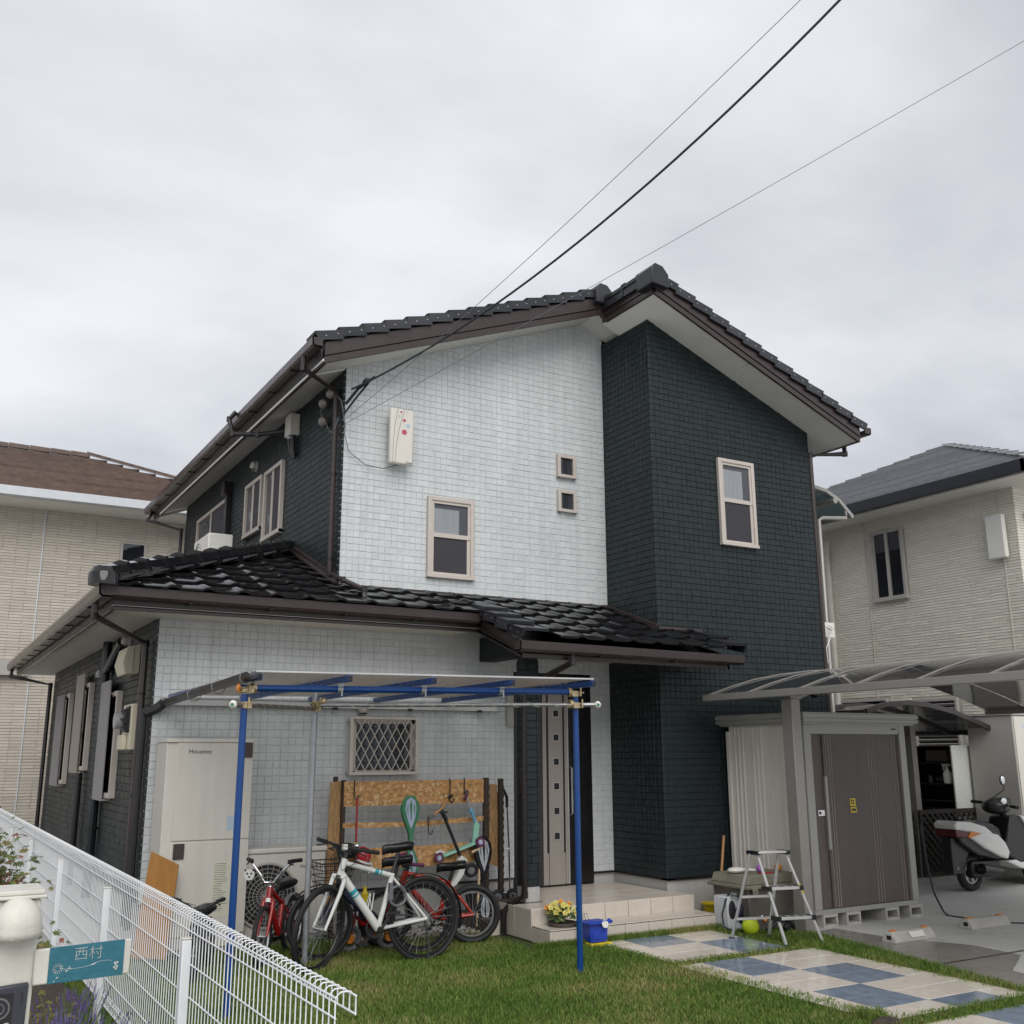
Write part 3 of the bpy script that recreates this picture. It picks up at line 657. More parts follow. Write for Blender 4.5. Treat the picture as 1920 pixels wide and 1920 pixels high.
# left slope of the wing: tile courses seen only from the side
q = MB('black_tile')
for i in range(9):
    d0 = i*PL; z = 3.03+PS_*d0; q.extr([(0, .0), (0, .045), (.30, .012+.30*PS_), (.30, .30*PS_)], (1.28+d0, 8.93+d0, z), (1.28+d0, 17.7, z), (1, 0, 0), (0, 0, 1))
q.build('tile_courses', ROOF, kind='stuff')
# hip ridge tiles
def ridge_piece(p, q, w=.105, h=.10, collar=True):
    p, q = V(p), V(q); d = (q-p).normalized(); sd = d.cross(V(0, 0, 1)).normalized(); upn = sd.cross(d); m = MB('black_tile')
    pr = [(-w, -.04), (-w, .02), (-w*.55, h*.85), (0, h), (w*.55, h*.85), (w, .02), (w, -.04)]
    m.extr(pr, p, q, sd, upn)
    if collar: m.extr([(a*1.12, b*1.14+.004) for a, b in pr], p-d*.012, p+d*.022, sd, upn)
    return m
hp0, hp1 = V(1.25, 8.90, 3.075), V(3.60, 11.25, 3.965); nn = 12
for i in range(nn):
    a, b = hp0.lerp(hp1, i/nn), hp0.lerp(hp1, (i+1)/nn+.004); a = a+V(0, 0, .012); ridge_piece(a, b, collar=i > 0).build('ridge_tile', ROOF, smooth=30)
q = MB('black_tile'); q.lathe([(.125, -.05), (.125, .045), (.115, .06), (.09, .10), (.0, .125)], (1.29, 8.94, 3.075), (0, 0, 1), 16); q.build('ridge_end_tile', ROOF)
# verge tiles with their two screws
def verge_mesh(side=1, L_=.29, dep=.26, hang=.075):
    m = MB('verge_tile'); z0, z1 = .05, .015
    m.add([(0, 0, z0), (L_, 0, z1), (L_, dep, z1+.0), (0, dep, z0), (0, 0, z0+.028), (L_, 0, z1+.028), (L_, dep, z1+.028), (0, dep, z0+.028)], [(0,3,2,1),(4,5,6,7),(0,1,5,4),(1,2,6,5),(2,3,7,6),(3,0,4,7)])
    m.add([(.006, -.022, z0-hang), (L_-.02, -.022, z1-hang), (L_-.02, 0, z1-hang), (.006, 0, z0-hang), (0, -.022, z0+.022), (L_, -.022, z1+.022), (L_, .0, z1+.028), (0, .0, z0+.028)], [(0,3,2,1),(4,5,6,7),(0,1,5,4),(1,2,6,5),(2,3,7,6),(3,0,4,7)])
    m.m('chrome')
    for x in (L_*.32, L_*.78): m.cyl((x, -.021, .005), (x, -.027, .005), .0065, n=6)
    return m.mesh('verge_tile', smooth=30)
VM = verge_mesh()
def verge_run(p, q, step, dep_dir, n, flip=False):
    p, q = V(p), V(q); d = (q-p).normalized()
    for i in range(n):
        c = p+d*step*i; up_ = d.cross(V(dep_dir)) if not flip else V(dep_dir).cross(d)
        inst(VM, 'verge_tile', ROOF, frame(c, d, dep_dir, up_))
a, b = V(3.12, 9.20, ltop(3.12)+.245), V(6.58, 9.20, ltop(6.58)+.235); st = (b-a).length/14
verge_run(a, b, st, (0, 1, 0), 14)
a, b = V(9.93, 8.265, dz(9.93)+.205), V(6.74, 8.265, dz(6.74)+.205); st = (a-b).length/13
verge_run(a, b, st, (0, 1, 0), 13, flip=True)
a, b = V(4.86, 8.12, 2.72), V(4.86, 9.10, 3.094); verge_run(a, b, .2767*SLN*.9, (1, 0, 0), 4, flip=True)
a, b = V(7.56, 8.10, 2.70), V(7.56, 8.75, 2.95); verge_run(a, b, .2767*SLN, (-1, 0, 0), 2)
# cap tiles at the top of the gables
q = MB('verge_tile'); q.prism([(6.50, 6.86), (6.50, 7.04), (6.56, 7.11), (6.66, 7.10), (6.735, 7.02), (6.735, 6.86)], 'xz', 9.13, 9.36); q.build('ridge_end_tile', ROOF, bevel=.01)
q = MB('verge_tile'); q.prism([(6.60, 6.74), (6.60, 6.93), (6.655, 6.99), (6.76, 6.97), (6.84, 6.88), (6.84, 6.72)], 'xz', 8.21, 8.50); q.build('ridge_end_tile', ROOF, bevel=.01)
for (y0, y1) in ((8.5, 8.80), (8.79, 9.10), (9.09, 9.40)):
    m = MB('verge_tile'); pr = [(6.625, 6.80), (6.625, 6.945), (6.66, 6.975), (6.74, 6.965), (6.80, 6.91), (6.80, 6.84)]; m.prism(pr, 'xz', y0, y1); m.prism([(a-.008 if a < 6.7 else a+.01, b+.01) for a, b in pr], 'xz', y0-.012, y0+.025); m.build('ridge_tile', ROOF)
m = MB('black_tile')
for i in range(13):
    x0 = 3.12+i*.27; z0 = ltop(x0)+.225; m.extr([(0, .0), (0, .05), (.30, .015+.30*sl_), (.30, .30*sl_)], (x0, 9.44, z0), (x0, 17.5, z0), (1, 0, 0), (0, 0, 1))
    x0 = 9.95-i*.255; z0 = dz(x0)+.19; m.extr([(0, .0), (0, .05), (-.285, .015+.285*.4), (-.285, .285*.4)], (x0, 8.5, z0), (x0, 17.5, z0), (1, 0, 0), (0, 0, 1))
m.build('tile_courses', ROOF, kind='stuff')
# flashings against the walls
q = MB('brown_trim'); q.beam((UX-.03, 11.05, 3.92), (UX-.03, 9.62, 3.37), .05, .06); q.beam((UX-.05, 11.05, 3.89), (UX-.05, 9.62, 3.33), .06, .03)
q.box(UX-.02, WY-.05, 3.30, 6.9, WY+.0, 3.325); q.box(UX-.02, WY-.03, 3.27, 6.9, WY+.0, 3.30)
q.beam((DX0-.025, WY, 3.315), (DX0-.025, DY-.03, 2.985), .05, .05); q.box(DX0-.03, DY-.06, 2.955, 7.5, DY+.005, 2.985); q.build('flashing', ROOF, bevel=.003)

# ---- gutters and downpipes
GP = [(0, 0), (.085, 0), (.108, .02), (.112, .095), (.098, .095), (.094, .028), (.08, .014), (0, .014)]
def gutter(p, q, out, par=ROOF):
    m = MB('brown_trim'); m.extr(GP, p, q, out, (0, 0, 1)); o_ = V(out); p, q = V(p), V(q)
    for e in (p, q): m.extr([(0, 0), (.085, 0), (.108, .02), (.112, .095), (0, .095)], e, e+(q-p).normalized()*(.006 if e == p else -.006), out, (0, 0, 1))
    k = int((q-p).length/.7)
    m.m('dark_brown')
    for i in range(1, k): c = p.lerp(q, i/k); m.obox(c+o_*.05+V(0, 0, -.006), tuple(abs((q-p).normalized()[j])*.02+abs(o_[j])*.1+(.008 if j == 2 else 0) for j in range(3)))
    return m.build('gutter', par)
gutter((1.30, 9.06, 2.935), (4.86, 9.06, 2.925), (0, -1, 0)); gutter((1.37, 8.95, 2.935), (1.37, 17.7, 2.93), (-1, 0, 0))
gutter((4.80, 8.18, 2.575), (7.53, 8.18, 2.55), (0, -1, 0)); gutter((3.17, 9.16, 5.60), (3.17, 17.5, 5.59), (-1, 0, 0)); gutter((9.90, 8.25, 5.50), (9.90, 17.5, 5.49), (1, 0, 0))
def pipe(pts, r=.03, m_='brown_trim', clips=()):
    m = MB(m_); m.tube(pts, r, 10); m.m('dark_brown')
    for c in clips: m.cyl((c[0], c[1], c[2]-.012), (c[0], c[1], c[2]+.012), r*1.25, n=10)
    for a in pts[1:-1]: m.cyl((a[0], a[1], a[2]-.03), (a[0], a[1], a[2]+.03), r*1.12, n=10)
    return m.build('downpipe', H)
pipe([(3.09, 9.5, 5.62), (3.09, 9.5, 5.48), (UX-.05, 9.80, 5.40), (UX-.05, 9.80, 3.45), (UX-.0, 9.55, 3.35), (3.68, 9.14, 3.20), (3.68, 9.12, 3.10)], .027, clips=((UX-.05, 9.8, 4.5), (UX-.05, 9.8, 3.6)))
pipe([(1.31, 9.45, 2.95), (1.31, 9.45, 2.83), (LX-.06, 9.90, 2.66), (LX-.06, 9.90, .2)], .03, clips=((LX-.06, 9.9, 2.2), (LX-.06, 9.9, 1.3)))
pipe([(1.31, 17.4, 2.95), (1.31, 17.4, 2.83), (LX-.06, 17.1, 2.70), (LX-.06, 17.1, .2)], .03, 'dark_brown')
pipe([(LX-.06, 12.05, 2.88), (LX-.06, 12.05, .2)], .05, 'dark_green_pipe', clips=((LX-.06, 12.05, .9), (LX-.06, 12.05, 1.8)))
pipe([(LX-.06, 11.2, 2.80), (LX-.06, 12.0, 2.55)], .045, 'dark_green_pipe')
pipe([(LX-.06, 13.3, 1.45), (LX-.06, 13.3, .2)], .035, 'dark_brown')
pipe([(LX-.07, 9.70, 2.06), (LX-.07, 9.70, .2)], .032, 'black_plastic')
pipe([(5.42, 8.15, 2.60), (5.42, 8.15, 2.50), (5.22, 8.62, 2.30), (5.215, 8.73, 2.22), (5.215, 8.73, .36), (5.12, 8.83, .27), (5.06, 8.86, .20), (5.06, 8.86, .02)], .03, 'dark_brown', clips=((5.215, 8.73, 1.5), (5.215, 8.73, .6)))
pipe([(10.02, 8.7, 5.50), (10.02, 8.7, 5.38), (DX1+.05, 8.78, 5.30), (DX1+.05, 8.78, .1)], .034, clips=((DX1+.05, 8.85, 4.6), (DX1+.05, 8.85, 3.6), (DX1+.05, 8.85, 2.6)))
pipe([(3.17, 17.3, 5.62), (3.1, 17.3, 5.45), (UX-.05, 16.9, 5.25), (UX-.05, 16.9, 3.9)], .03, 'dark_brown')
pipe([(3.05, 11.9, 5.72), (2.98, 11.92, 5.62), (3.02, 11.85, 5.42), (3.25, 11.6, 5.38), (UX-.02, 11.3, 5.40)], .028, 'black_plastic')
# balcony canopy on the far side
q = MB('shed_frame'); pts = [(DX1+.02, 5.07), (9.97, 5.05), (10.17, 5.025), (10.40, 4.925), (10.615, 4.745)]
for y in (9.2, 10.3, 11.4):
    for i in range(4): q.beam((pts[i][0], y, pts[i][1]), (pts[i+1][0], y, pts[i+1][1]), .035, .045)
q.cyl((10.62, 9.18, 4.735), (10.62, 11.4, 4.735), .03); q.cyl((10.30, 9.16, 4.90), (10.30, 11.4, 4.90), .04); q.tube([(10.51, 9.2, 4.78), (10.51, 9.2, 4.69), (10.05, 9.18, 4.636), (9.98, 9.18, 4.60), (9.98, 9.18, .1)], .028); q.tube([(9.90, 9.25, 5.0), (9.90, 9.25, .1)], .022)
BC = q.build('balcony_canopy', H)
q = MB('aqua_panel')
for i in range(4): q.beam((pts[i][0], 10.3, pts[i][1]-.0), (pts[i+1][0], 10.3, pts[i+1][1]), 2.2, .006)
q.build('canopy_sheet', BC)
# ============================================================ things on the house
t = thing('flat_antenna', 'cream flat television antenna with red and blue dots on the upper pale wall', 'antenna', (4.21, WY, 4.9))
m = MB('antenna_white'); m.box(4.075, WY-.145, 4.63, 4.345, WY-.085, 5.245); m.build('housing', t, bevel=.018)
m = MB('unit_grey'); m.box(4.16, WY-.085, 4.75, 4.27, WY, 5.1); m.build('bracket', t)
m = MB('print_red'); yy = WY-.1465
def disc(m, x, z, r): m.cyl((x, yy+.0008, z), (x, yy-.0006, z), r, n=16)
disc(m, 4.235, 4.985, .030); disc(m, 4.232, 5.115, .018); disc(m, 4.195, 5.205, .012); m.m('print_blue'); disc(m, 4.275, 5.06, .024); disc(m, 4.175, 5.155, .015); disc(m, 4.26, 5.215, .009)
m.m('cable_grey'); m.tube([(4.155, yy, 5.24), (4.125, yy, 5.05), (4.11, yy, 4.85), (4.108, yy, 4.635)], .0022, 5); m.tube([(4.235, yy, 5.24), (4.175, yy, 5.02), (4.145, yy, 4.82), (4.135, yy, 4.635)], .0022, 5); m.build('printed_dots', t)
text('Disney', t, 'lettering', (4.262, yy, 4.642), (1, 0, 0), (0, 0, 1), .026, 'ink')
c_ = MB('cable_grey'); c_.tube([(3.60, WY-.05, 4.9), (3.66, WY-.03, 4.72), (3.85, WY-.03, 4.60), (4.05, WY-.04, 4.585), (4.20, WY-.09, 4.635)], .005, 6); tag(c_.build('antenna_cable'), 'thin grey cable drooping from house corner to the flat antenna', 'cable')
t = thing('junction_box', 'pale square junction box with black conduits below the upper left eave', 'junction box', (UX, 11.25, 5.2))
m = MB('unit_cream'); m.box(UX-.12, 11.13, 5.30, UX-.0, 11.33, 5.56); m.build('box', t, bevel=.008)
m = MB('black_plastic'); m.tube([(UX-.06, 11.28, 5.30), (UX-.06, 11.28, 5.22), (UX-.05, 11.24, 5.12), (UX-.04, 11.19, 5.06)], .035); m.tube([(UX-.06, 11.18, 5.30), (UX-.06, 11.18, 5.15), (UX-.04, 11.18, 5.02)], .03); m.m('galvanised'); m.cyl((UX-.06, 11.28, 5.28), (UX-.06, 11.28, 5.31), .042); m.build('conduit', t)
for k, (y, z) in enumerate(((10.18, 5.40), (9.95, 5.44), (10.17, 5.19))):
    m = MB('tube_brown'); m.lathe([(.02, 0), (.055, .01), (.06, .05), (.05, .085), (.02, .10)], (UX-.02, y, z), (-.6, -.4, -.3), 12)
    tag(m.build('insulator'), ('beige cable entry cap farther from the house corner, in the upper pair', 'beige cable entry cap nearest the house corner under the eave', 'beige cable entry cap hanging below the other two')[k], 'cable cap', 'cable entry caps under the upper eave')
m = MB('cable_grey'); m.tube([(UX-.06, 10.15, 5.38), (UX-.08, 10.2, 5.28), (UX-.05, 10.15, 5.20), (UX-.04, 10.0, 5.02), (UX-.06, 9.8, 4.95), (UX-.05, 9.72, 5.1)], .006, 6); m.tube([(UX-.06, 9.95, 5.42), (UX-.05, 9.82, 5.38), (UX-.03, 9.70, 5.28), (UX-.0, 9.64, 5.0), (3.60, WY-.05, 4.9)], .007, 6); tag(m.build('service_cable'), 'loose grey service wires looping round the upper house corner', 'cable')
t = thing('distribution_box', 'beige curved utility box high on the dark side wall', 'utility box', (LX, 11, 2.3))
m = MB('ivory'); m.prism([(LX, 2.42), (LX-.13, 2.41), (LX-.165, 2.52), (LX-.13, 2.67), (LX, 2.71)], 'xz', 10.42, 10.86); m.build('cover', t, bevel=.01); m = MB('unit_grey'); m.box(LX-.07, 10.412, 2.44, LX-.065, 10.419, 2.68); m.build('seam', t)
t = thing('electric_meter_box', 'beige meter box with black meter on the dark side wall', 'meter', (LX, 10.6, 1.7))
m = MB('ivory'); m.box(LX-.10, 10.10, 1.70, LX, 10.52, 2.12); m.box(LX-.14, 10.22, 1.70, LX-.10, 10.50, 1.84); m.build('box', t, bevel=.01)
m = MB('clear_grey'); m.cyl((LX-.10, 10.38, 1.97), (LX-.20, 10.38, 1.97), .075, n=18); m.build('meter_glass', t)
m = MB('black_plastic')
for i in range(3): m.prism([(LX-.101, 2.09-i*.075), (LX-.165, 2.06-i*.075), (LX-.13, 2.01-i*.075), (LX-.101, 2.03-i*.075)], 'xz', 10.16, 10.30)
m.box(LX-.115, 10.15, 1.86, LX-.10, 10.31, 2.10); m.build('terminal_cover', t)
t = thing('air_conditioner', 'white air conditioner outdoor unit standing on the lower roof by upstairs window', 'air conditioner', (3.3, 13.2, 3.75))
m = MB('white_plastic'); m.box(3.05, 12.85, 3.83, 3.36, 13.62, 4.40); m.build('cabinet', t, bevel=.015)
m = MB('unit_grey'); [m.torus((3.045, 13.35, 4.12), (1, 0, 0), r_, .006, 24, 5) for r_ in (.06, .12, .18, .22)]; m.build('fan_grille', t)
m = MB('white_paint'); m.box(3.10, 12.838, 3.98, 3.24, 12.85, 4.22); m.build('side_panel', t, bevel=.004)
m = MB('galvanised'); m.box(3.1, 12.95, 3.70, 3.14, 13.55, 3.83); m.box(3.3, 12.95, 3.70, 3.34, 13.55, 3.83); m.build('stand', t)
# overhead lines
def wire(name, a, b, sag, r, label, ext=.35, grp='overhead lines to the upper house corner'):
    a, b = V(a), V(b); m = MB('cable' if r > .005 else 'cable_grey'); m.tube([a.lerp(b, i/40)-V(0, 0, 4*sag*(i/40)*(1-i/40)) for i in range(41)], r, 6); return tag(m.build(name), label, 'cable', grp)
wire('overhead_cable', (3.60, 9.45, 5.33), (6.454, -.30, 10.088), 1.0675, .011, 'thick dark twisted overhead cable, lowest sagging of the three at the corner clamp')
wire('overhead_cable', (3.60, 9.62, 5.05), (5.871, -.30, 8.677), .2476, .003, 'thin overhead wire steepest and leftmost in the sky')
wire('overhead_cable', (3.60, 9.60, 5.00), (12.05, -.30, 10.66), .078, .003, 'thin overhead wire crossing to the right of the ridge cap')
m = MB('dark_green_pipe'); m.tube([(3.60, 9.60, 5.22), (3.66, 9.42, 5.34), (3.75, 9.2, 5.41)], .016); m.tube([(3.6, 9.66, 5.12), (3.66, 9.45, 5.26), (3.72, 9.3, 5.37)], .011); m.obox((3.70, 9.3, 5.385), (.05, .10, .035)); tag(m.build('cable_clamp'), 'dark green clamp holding the thick cable by the upper wall corner', 'cable clamp')
# hot water unit
t = thing('water_heater_tank', 'tall cream hot water tank cabinet against the pale wall', 'water heater', (2.25, 9.4, .05))
m = MB('unit_cream'); m.box(2.04, 9.20, .18, 2.70, 9.21, .935); m.box(2.04, 9.20, .945, 2.70, 9.21, 1.755); m.box(1.955, 9.212, .08, 2.70, 9.62, 1.755); m.box(1.95, 9.195, 1.757, 2.705, 9.63, 1.79); m.build('cabinet', t, bevel=.006)
for (a, b) in ((2.06, .80), (2.60, 1.63)): m = MB('brown_plastic'); m.box(a, 9.185, b, a+.09, 9.2, b+.125); m.build('vent_cap', t, bevel=.004)
m = MB('paper'); m.box(2.40, 9.1975, .32, 2.56, 9.1995, .77); m.m('ink')
for i in range(22): m.box(2.415, 9.1968, .745-i*.018, 2.415+random.uniform(.05, .125), 9.1974, .7485-i*.018)
m.build('instruction_label', t); m = MB('print_blue'); m.box(2.50, 9.1977, 1.02, 2.58, 9.1995, 1.14); m.build('sticker', t)
text('Housetec', t, 'lettering', (2.135, 9.199, 1.655), (1, 0, 0), (0, 0, 1), .052, 'ink')
m = MB('unit_grey'); m.box(1.98, 9.23, .05, 2.68, 9.6, .08); m.build('base', t)
t = thing('heat_pump_unit', 'cream heat pump unit with big round fan grille behind the parked bicycles', 'heat pump', (3.0, 9.4, .05))
m = MB('unit_cream'); m.box(2.715, 9.28, .10, 3.44, 9.56, .80); m.box(2.70, 9.265, .80, 3.45, 9.57, .845); m.build('cabinet', t, bevel=.012)
m = MB('room_dark'); m.cyl((2.90, 9.279, .45), (2.90, 9.274, .45), .265, n=40); m.build('fan_opening', t)
m = MB('unit_grey'); [m.torus((2.90, 9.262, .45), (0, 1, 0), .05+i*.035, .0026, 40, 5) for i in range(7)]; m.torus((2.90, 9.266, .45), (0, 1, 0), .268, .012, 44, 6); [m.cyl((2.90+math.cos(i*math.pi/14)*.03, 9.258, .45+math.sin(i*math.pi/14)*.03), (2.90+math.cos(i*math.pi/14)*.265, 9.258, .45+math.sin(i*math.pi/14)*.265), .0022, n=4) for i in range(28)]; m.cyl((2.9, 9.25, .45), (2.9, 9.268, .45), .035, n=16); m.build('fan_grille', t)
text('Housetec', t, 'lettering', (3.20, 9.279, .655), (1, 0, 0), (0, 0, 1), .045, 'ink')
m = MB('unit_grey'); m.box(2.8, 9.3, .05, 2.86, 9.55, .10); m.box(3.3, 9.3, .05, 3.36, 9.55, .10); m.build('foot', t)
# leaning boards
m = MB('plywood'); m.add([(1.80, 9.26, .05), (2.02, 9.02, .05), (2.09, 9.10, .765), (1.855, 9.06, .885), (1.81, 9.275, .05), (2.03, 9.035, .05), (2.10, 9.115, .765), (1.865, 9.075, .885)], [(0,1,2,3),(7,6,5,4),(0,4,5,1),(1,5,6,2),(2,6,7,3),(3,7,4,0)]); tag(m.build('plywood_board', bevel=.002), 'varnished plywood board leaning on the tank cabinet', 'board')

# ============================================================ blue pergola
t = thing('pergola', 'blue pipe pergola with brownish corrugated roof sheet against the pale wall', 'pergola', (3.4, 8.3, 0))
for x, z, g_ in ((2.0, 2.06, 0), (4.74, 2.12, 0)):
    m = MB('blue_paint'); m.cyl((x, 7.1, 0), (x, 7.1, z), .0243, n=16); m.build('post', t)
m = MB('galvanised'); m.cyl((3.0, 8.49, 0), (3.0, 8.49, 2.18), .0243, n=16); m.build('post', t, label='bare grey steel post')
m = MB('blue_paint'); m.cyl((1.97, 7.1, 2.10), (4.70, 7.1, 2.145), .0243, n=16); m.build('front_beam', t)
for x, z in ((2.04, 2.185), (2.69, 2.195), (3.355, 2.20), (4.03, 2.207), (4.79, 2.222)):
    m = MB('blue_paint'); m.beam((x, 6.90, z-.018), (x, 9.64, z-.03), .04, .045); m.m('room_dark'); m.box(x-.016, 6.896, z-.036, x+.016, 6.899, z-.001); m.build('rafter', t, bevel=.003)
for x, z in ((2.69, 2.11), (3.355, 2.122), (4.03, 2.133)):
    m = MB('galvanised'); m.torus((x-.0, 7.1, z), (1, 0, 0), .028, (.004, .022), 16, 6); m.box(x-.02, 7.07, z+.02, x+.02, 7.08, z+.06); m.cyl((x, 7.05, z+.0), (x, 7.05, z-.05), .006, n=6); m.build('saddle_clamp', t)
def clampset(x, y, z, ax):
    m = MB('brass'); m.torus((x, y, z), (0, 0, 1), .031, (.005, .020), 14, 5); m.torus((x+ax[0]*.06, y+ax[1]*.06, z+.012), ax, .031, (.005, .018), 14, 5); m.obox((x+ax[0]*.03, y-.03, z), (.05, .02, .045)); m.cyl((x-.05, y-.035, z+.01), (x+.06, y-.035, z+.01), .006, n=6); m.cyl((x+.02, y-.05, z-.02), (x+.02, y-.05, z+.05), .007, n=6); m.build('pipe_clamp', t)
clampset(2.0, 7.1, 2.09, (1, 0, 0)); clampset(2.0, 7.1, 1.985, (.58, .81, 0)); clampset(4.74, 7.1, 2.13, (-1, 0, 0)); clampset(4.74, 7.08, 2.035, (-1, 0, 0)); clampset(3.0, 8.47, 2.03, (-.58, -.81, 0)); clampset(3.0, 8.47, 2.075, (1, -.6, 0))
m = MB('orange'); m.ball((1.955, 7.09, 2.10), (.018, .02, .03)); m.build('pipe_cap', t)
nx = 160; xs = np.linspace(6.93, 9.64, nx)      # corrugated sheet: waves across x, falling to the wall
m = MB('polycarb'); zz = lambda x: 2.205+(x-2.02)*.0135
vs = []; 
for x in (2.02, 4.80):
    for k, y in enumerate(xs): vs.append((x, y, zz(x)+.005*math.sin(k*2*math.pi/5)-.022*(y-6.93)/2.71))
m.add(vs, [(i, i+1, nx+i+1, nx+i) for i in range(nx-1)]); m.m('alu'); m.beam((2.02, 6.925, 2.206), (4.80, 6.925, 2.243), .012, .012); m.build('roof_sheet', t, smooth=80)
m = MB('alu'); m.box(1.96, WY-.06, 2.09, 5.42, WY-.008, 2.15); m.box(1.96, WY-.075, 2.15, 5.42, WY-.008, 2.16); m.build('wall_ledger', t, bevel=.004)
for x in (2.75, 3.6, 4.4, 5.2): m = MB('black_plastic'); m.box(x-.02, WY-.085, 2.075, x+.02, WY-.05, 2.10); m.build('ledger_bolt', t)
m = MB('black_plastic'); m.extr([(-.05, 0), (-.035, -.035), (0, -.05), (.035, -.035), (.05, 0), (.042, 0), (0, -.042), (-.042, 0)], (1.985, 6.86, 2.195), (1.985, 9.62, 2.12), (1, 0, 0), (0, 0, 1)); m.m('galvanised'); [m.torus((1.985, y, 2.17-(y-6.9)*.027), (0, 1, 0), .053, .003, 12, 4) for y in (7.0, 7.75, 8.5)]; m.build('gutter', t)
m = MB('black_plastic'); m.tube([(1.985, 9.6, 2.11), (1.93, 9.62, 2.06), (LX-.05, 9.68, 2.02)], .045); m.build('gutter_outlet', t)
m = MB('brass'); 
# drying poles tied to the pergola
def roped_pole(a, b, mname, label, n, cap=None):
    a, b = V(a), V(b); t2 = thing('drying_pole', label, 'pole', a, 'drying poles under the pergola'); m = MB(mname); m.cyl(a, b, .0165, n=14); m.build('pole', t2)
    d = (b-a).normalized(); s = d.orthogonal().normalized(); u = d.cross(s); pts = []
    for i in range(n*12+1):
        f_ = .1+.8*i/(n*12); th = 2*math.pi*i/12; pts.append(a.lerp(b, f_)+(s*math.cos(th)+u*math.sin(th))*.0185)
    m = MB('rope'); m.tube(pts, .0028, 4); m.build('rope', t2)
    if cap: m = MB('white_plastic'); m.ball(cap, (.027, .03, .03)); m.m('green_board'); m.cyl(V(cap)+V(-.012, -.026, 0), V(cap)+V(-.015, -.032, 0), .011, n=10); m.build('end_cap', t2)
roped_pole((1.90, 6.98, 1.98), (3.02, 8.52, 2.035), 'tube_brown', 'brown tube with coiled rope between left blue post and grey post', 9, (1.885, 6.955, 1.98))
roped_pole((3.0, 8.46, 2.06), (4.86, 6.98, 2.04), 'steel', 'shiny steel tube with coiled rope running to the right blue post', 11, (4.87, 6.97, 2.04))

# ============================================================ OSB rack with what hangs on it
t = thing('storage_rack', 'home made rack of chipboard strips on brown posts against the pale wall', 'rack', (4.4, 9.35, 0))
for x, y, z0, z1, w_ in ((3.555, 9.40, 0, 1.45, .035), (3.61, 9.33, 0, 1.42, .035), (5.11, 9.30, 0, 1.42, .05), (5.27, 9.28, 0, 1.41, .045)):
    m = MB('brown_wood'); m.box(x-w_/2, y-.02, z0, x+w_/2, y+.025, z1)
    if x > 5: [m.box(x-w_/2-.004, y-.024, .25+i*.075, x+w_/2+.004, y-.02, .29+i*.075) for i in range(15)]
    m.build('post', t, bevel=.003)
for z0, z1, dr in ((1.18, 1.405, 0), (1.005, 1.05, .03), (.622, .81, .015)):
    m = MB('osb'); m.add([(3.605, 9.30, z0-dr*.5), (4.35, 9.298, z0-dr), (5.085, 9.30, z0), (5.085, 9.30, z1), (4.35, 9.298, z1-dr), (3.605, 9.30, z1-dr*.5), (3.605, 9.318, z0-dr*.5), (4.35, 9.316, z0-dr), (5.085, 9.318, z0), (5.085, 9.318, z1), (4.35, 9.316, z1-dr), (3.605, 9.318, z1-dr*.5)], [(0,1,4,5),(1,2,3,4),(11,10,7,6),(10,9,8,7),(5,4,10,11),(4,3,9,10),(6,7,1,0),(7,8,2,1),(0,5,11,6),(2,8,9,3)]); m.build('chipboard_strip', t)
m = MB('osb_side'); m.prism([(3.49, 1.40), (3.60, 1.41), (3.62, .3), (3.47, .3)], 'xz', 9.355, 9.37); m.build('chipboard_upright', t); m = MB('osb_side'); m.prism([(5.165, 1.36), (5.245, 1.35), (5.255, .56), (5.15, .60)], 'xz', 9.31, 9.322); m.build('chipboard_upright', t)
def hook(x, z, L_, label, y=9.285):
    pts = [(x+.008, y+.035, z-.03), (x+.008, y+.035, z), (x+.004, y+.018, z+.016), (x, y, z), (x, y, z-L_+.04)]+[(x+.02-.02*math.cos(a), y-.004, z-L_+.04-.026*math.sin(a)) for a in np.linspace(0, math.pi, 7)][1:]+[(x+.042, y-.004, z-L_+.055)]
    m = MB('black_plastic'); m.tube(pts, .0055, 6); tag(m.build('s_hook'), label, 'hook', 's hooks on the chipboard rack')
hook(3.70, 1.40, .17, 'black hook holding the red strap at the left end of the rack'); hook(4.70, 1.40, .22, 'black hook over top strip, above the black scooter handlebar'); hook(4.86, 1.40, .16, 'black hook over top strip nearest the right post'); hook(4.47, 1.035, .15, 'empty black hook on the thin middle strip')
m = MB('strap_red'); m.box(3.716, 9.265, .86, 3.734, 9.272, 1.25); m.box(3.718, 9.274, .86, 3.732, 9.279, 1.25); m.m('yellow'); m.box(3.71, 9.26, .81, 3.74, 9.275, .86); tag(m.build('strap', bevel=.002), 'long red strap hanging from the left hook with yellow buckle', 'strap')
t2 = thing('child_helmet', 'red and white child helmet hanging at the end of the red strap', 'helmet', (3.76, 9.2, .68))
m = MB('helmet_red'); m.ball((3.76, 9.2, .745), (.085, .075, .085), 18, 10); m.build('shell', t2); m = MB('white_paint'); m.torus((3.77, 9.19, .70), (.3, -.2, 1), .075, .012, 20, 6); m.tube([(3.83, 9.15, .69), (3.84, 9.14, .62), (3.80, 9.14, .60)], .008); m.build('rim_band', t2)
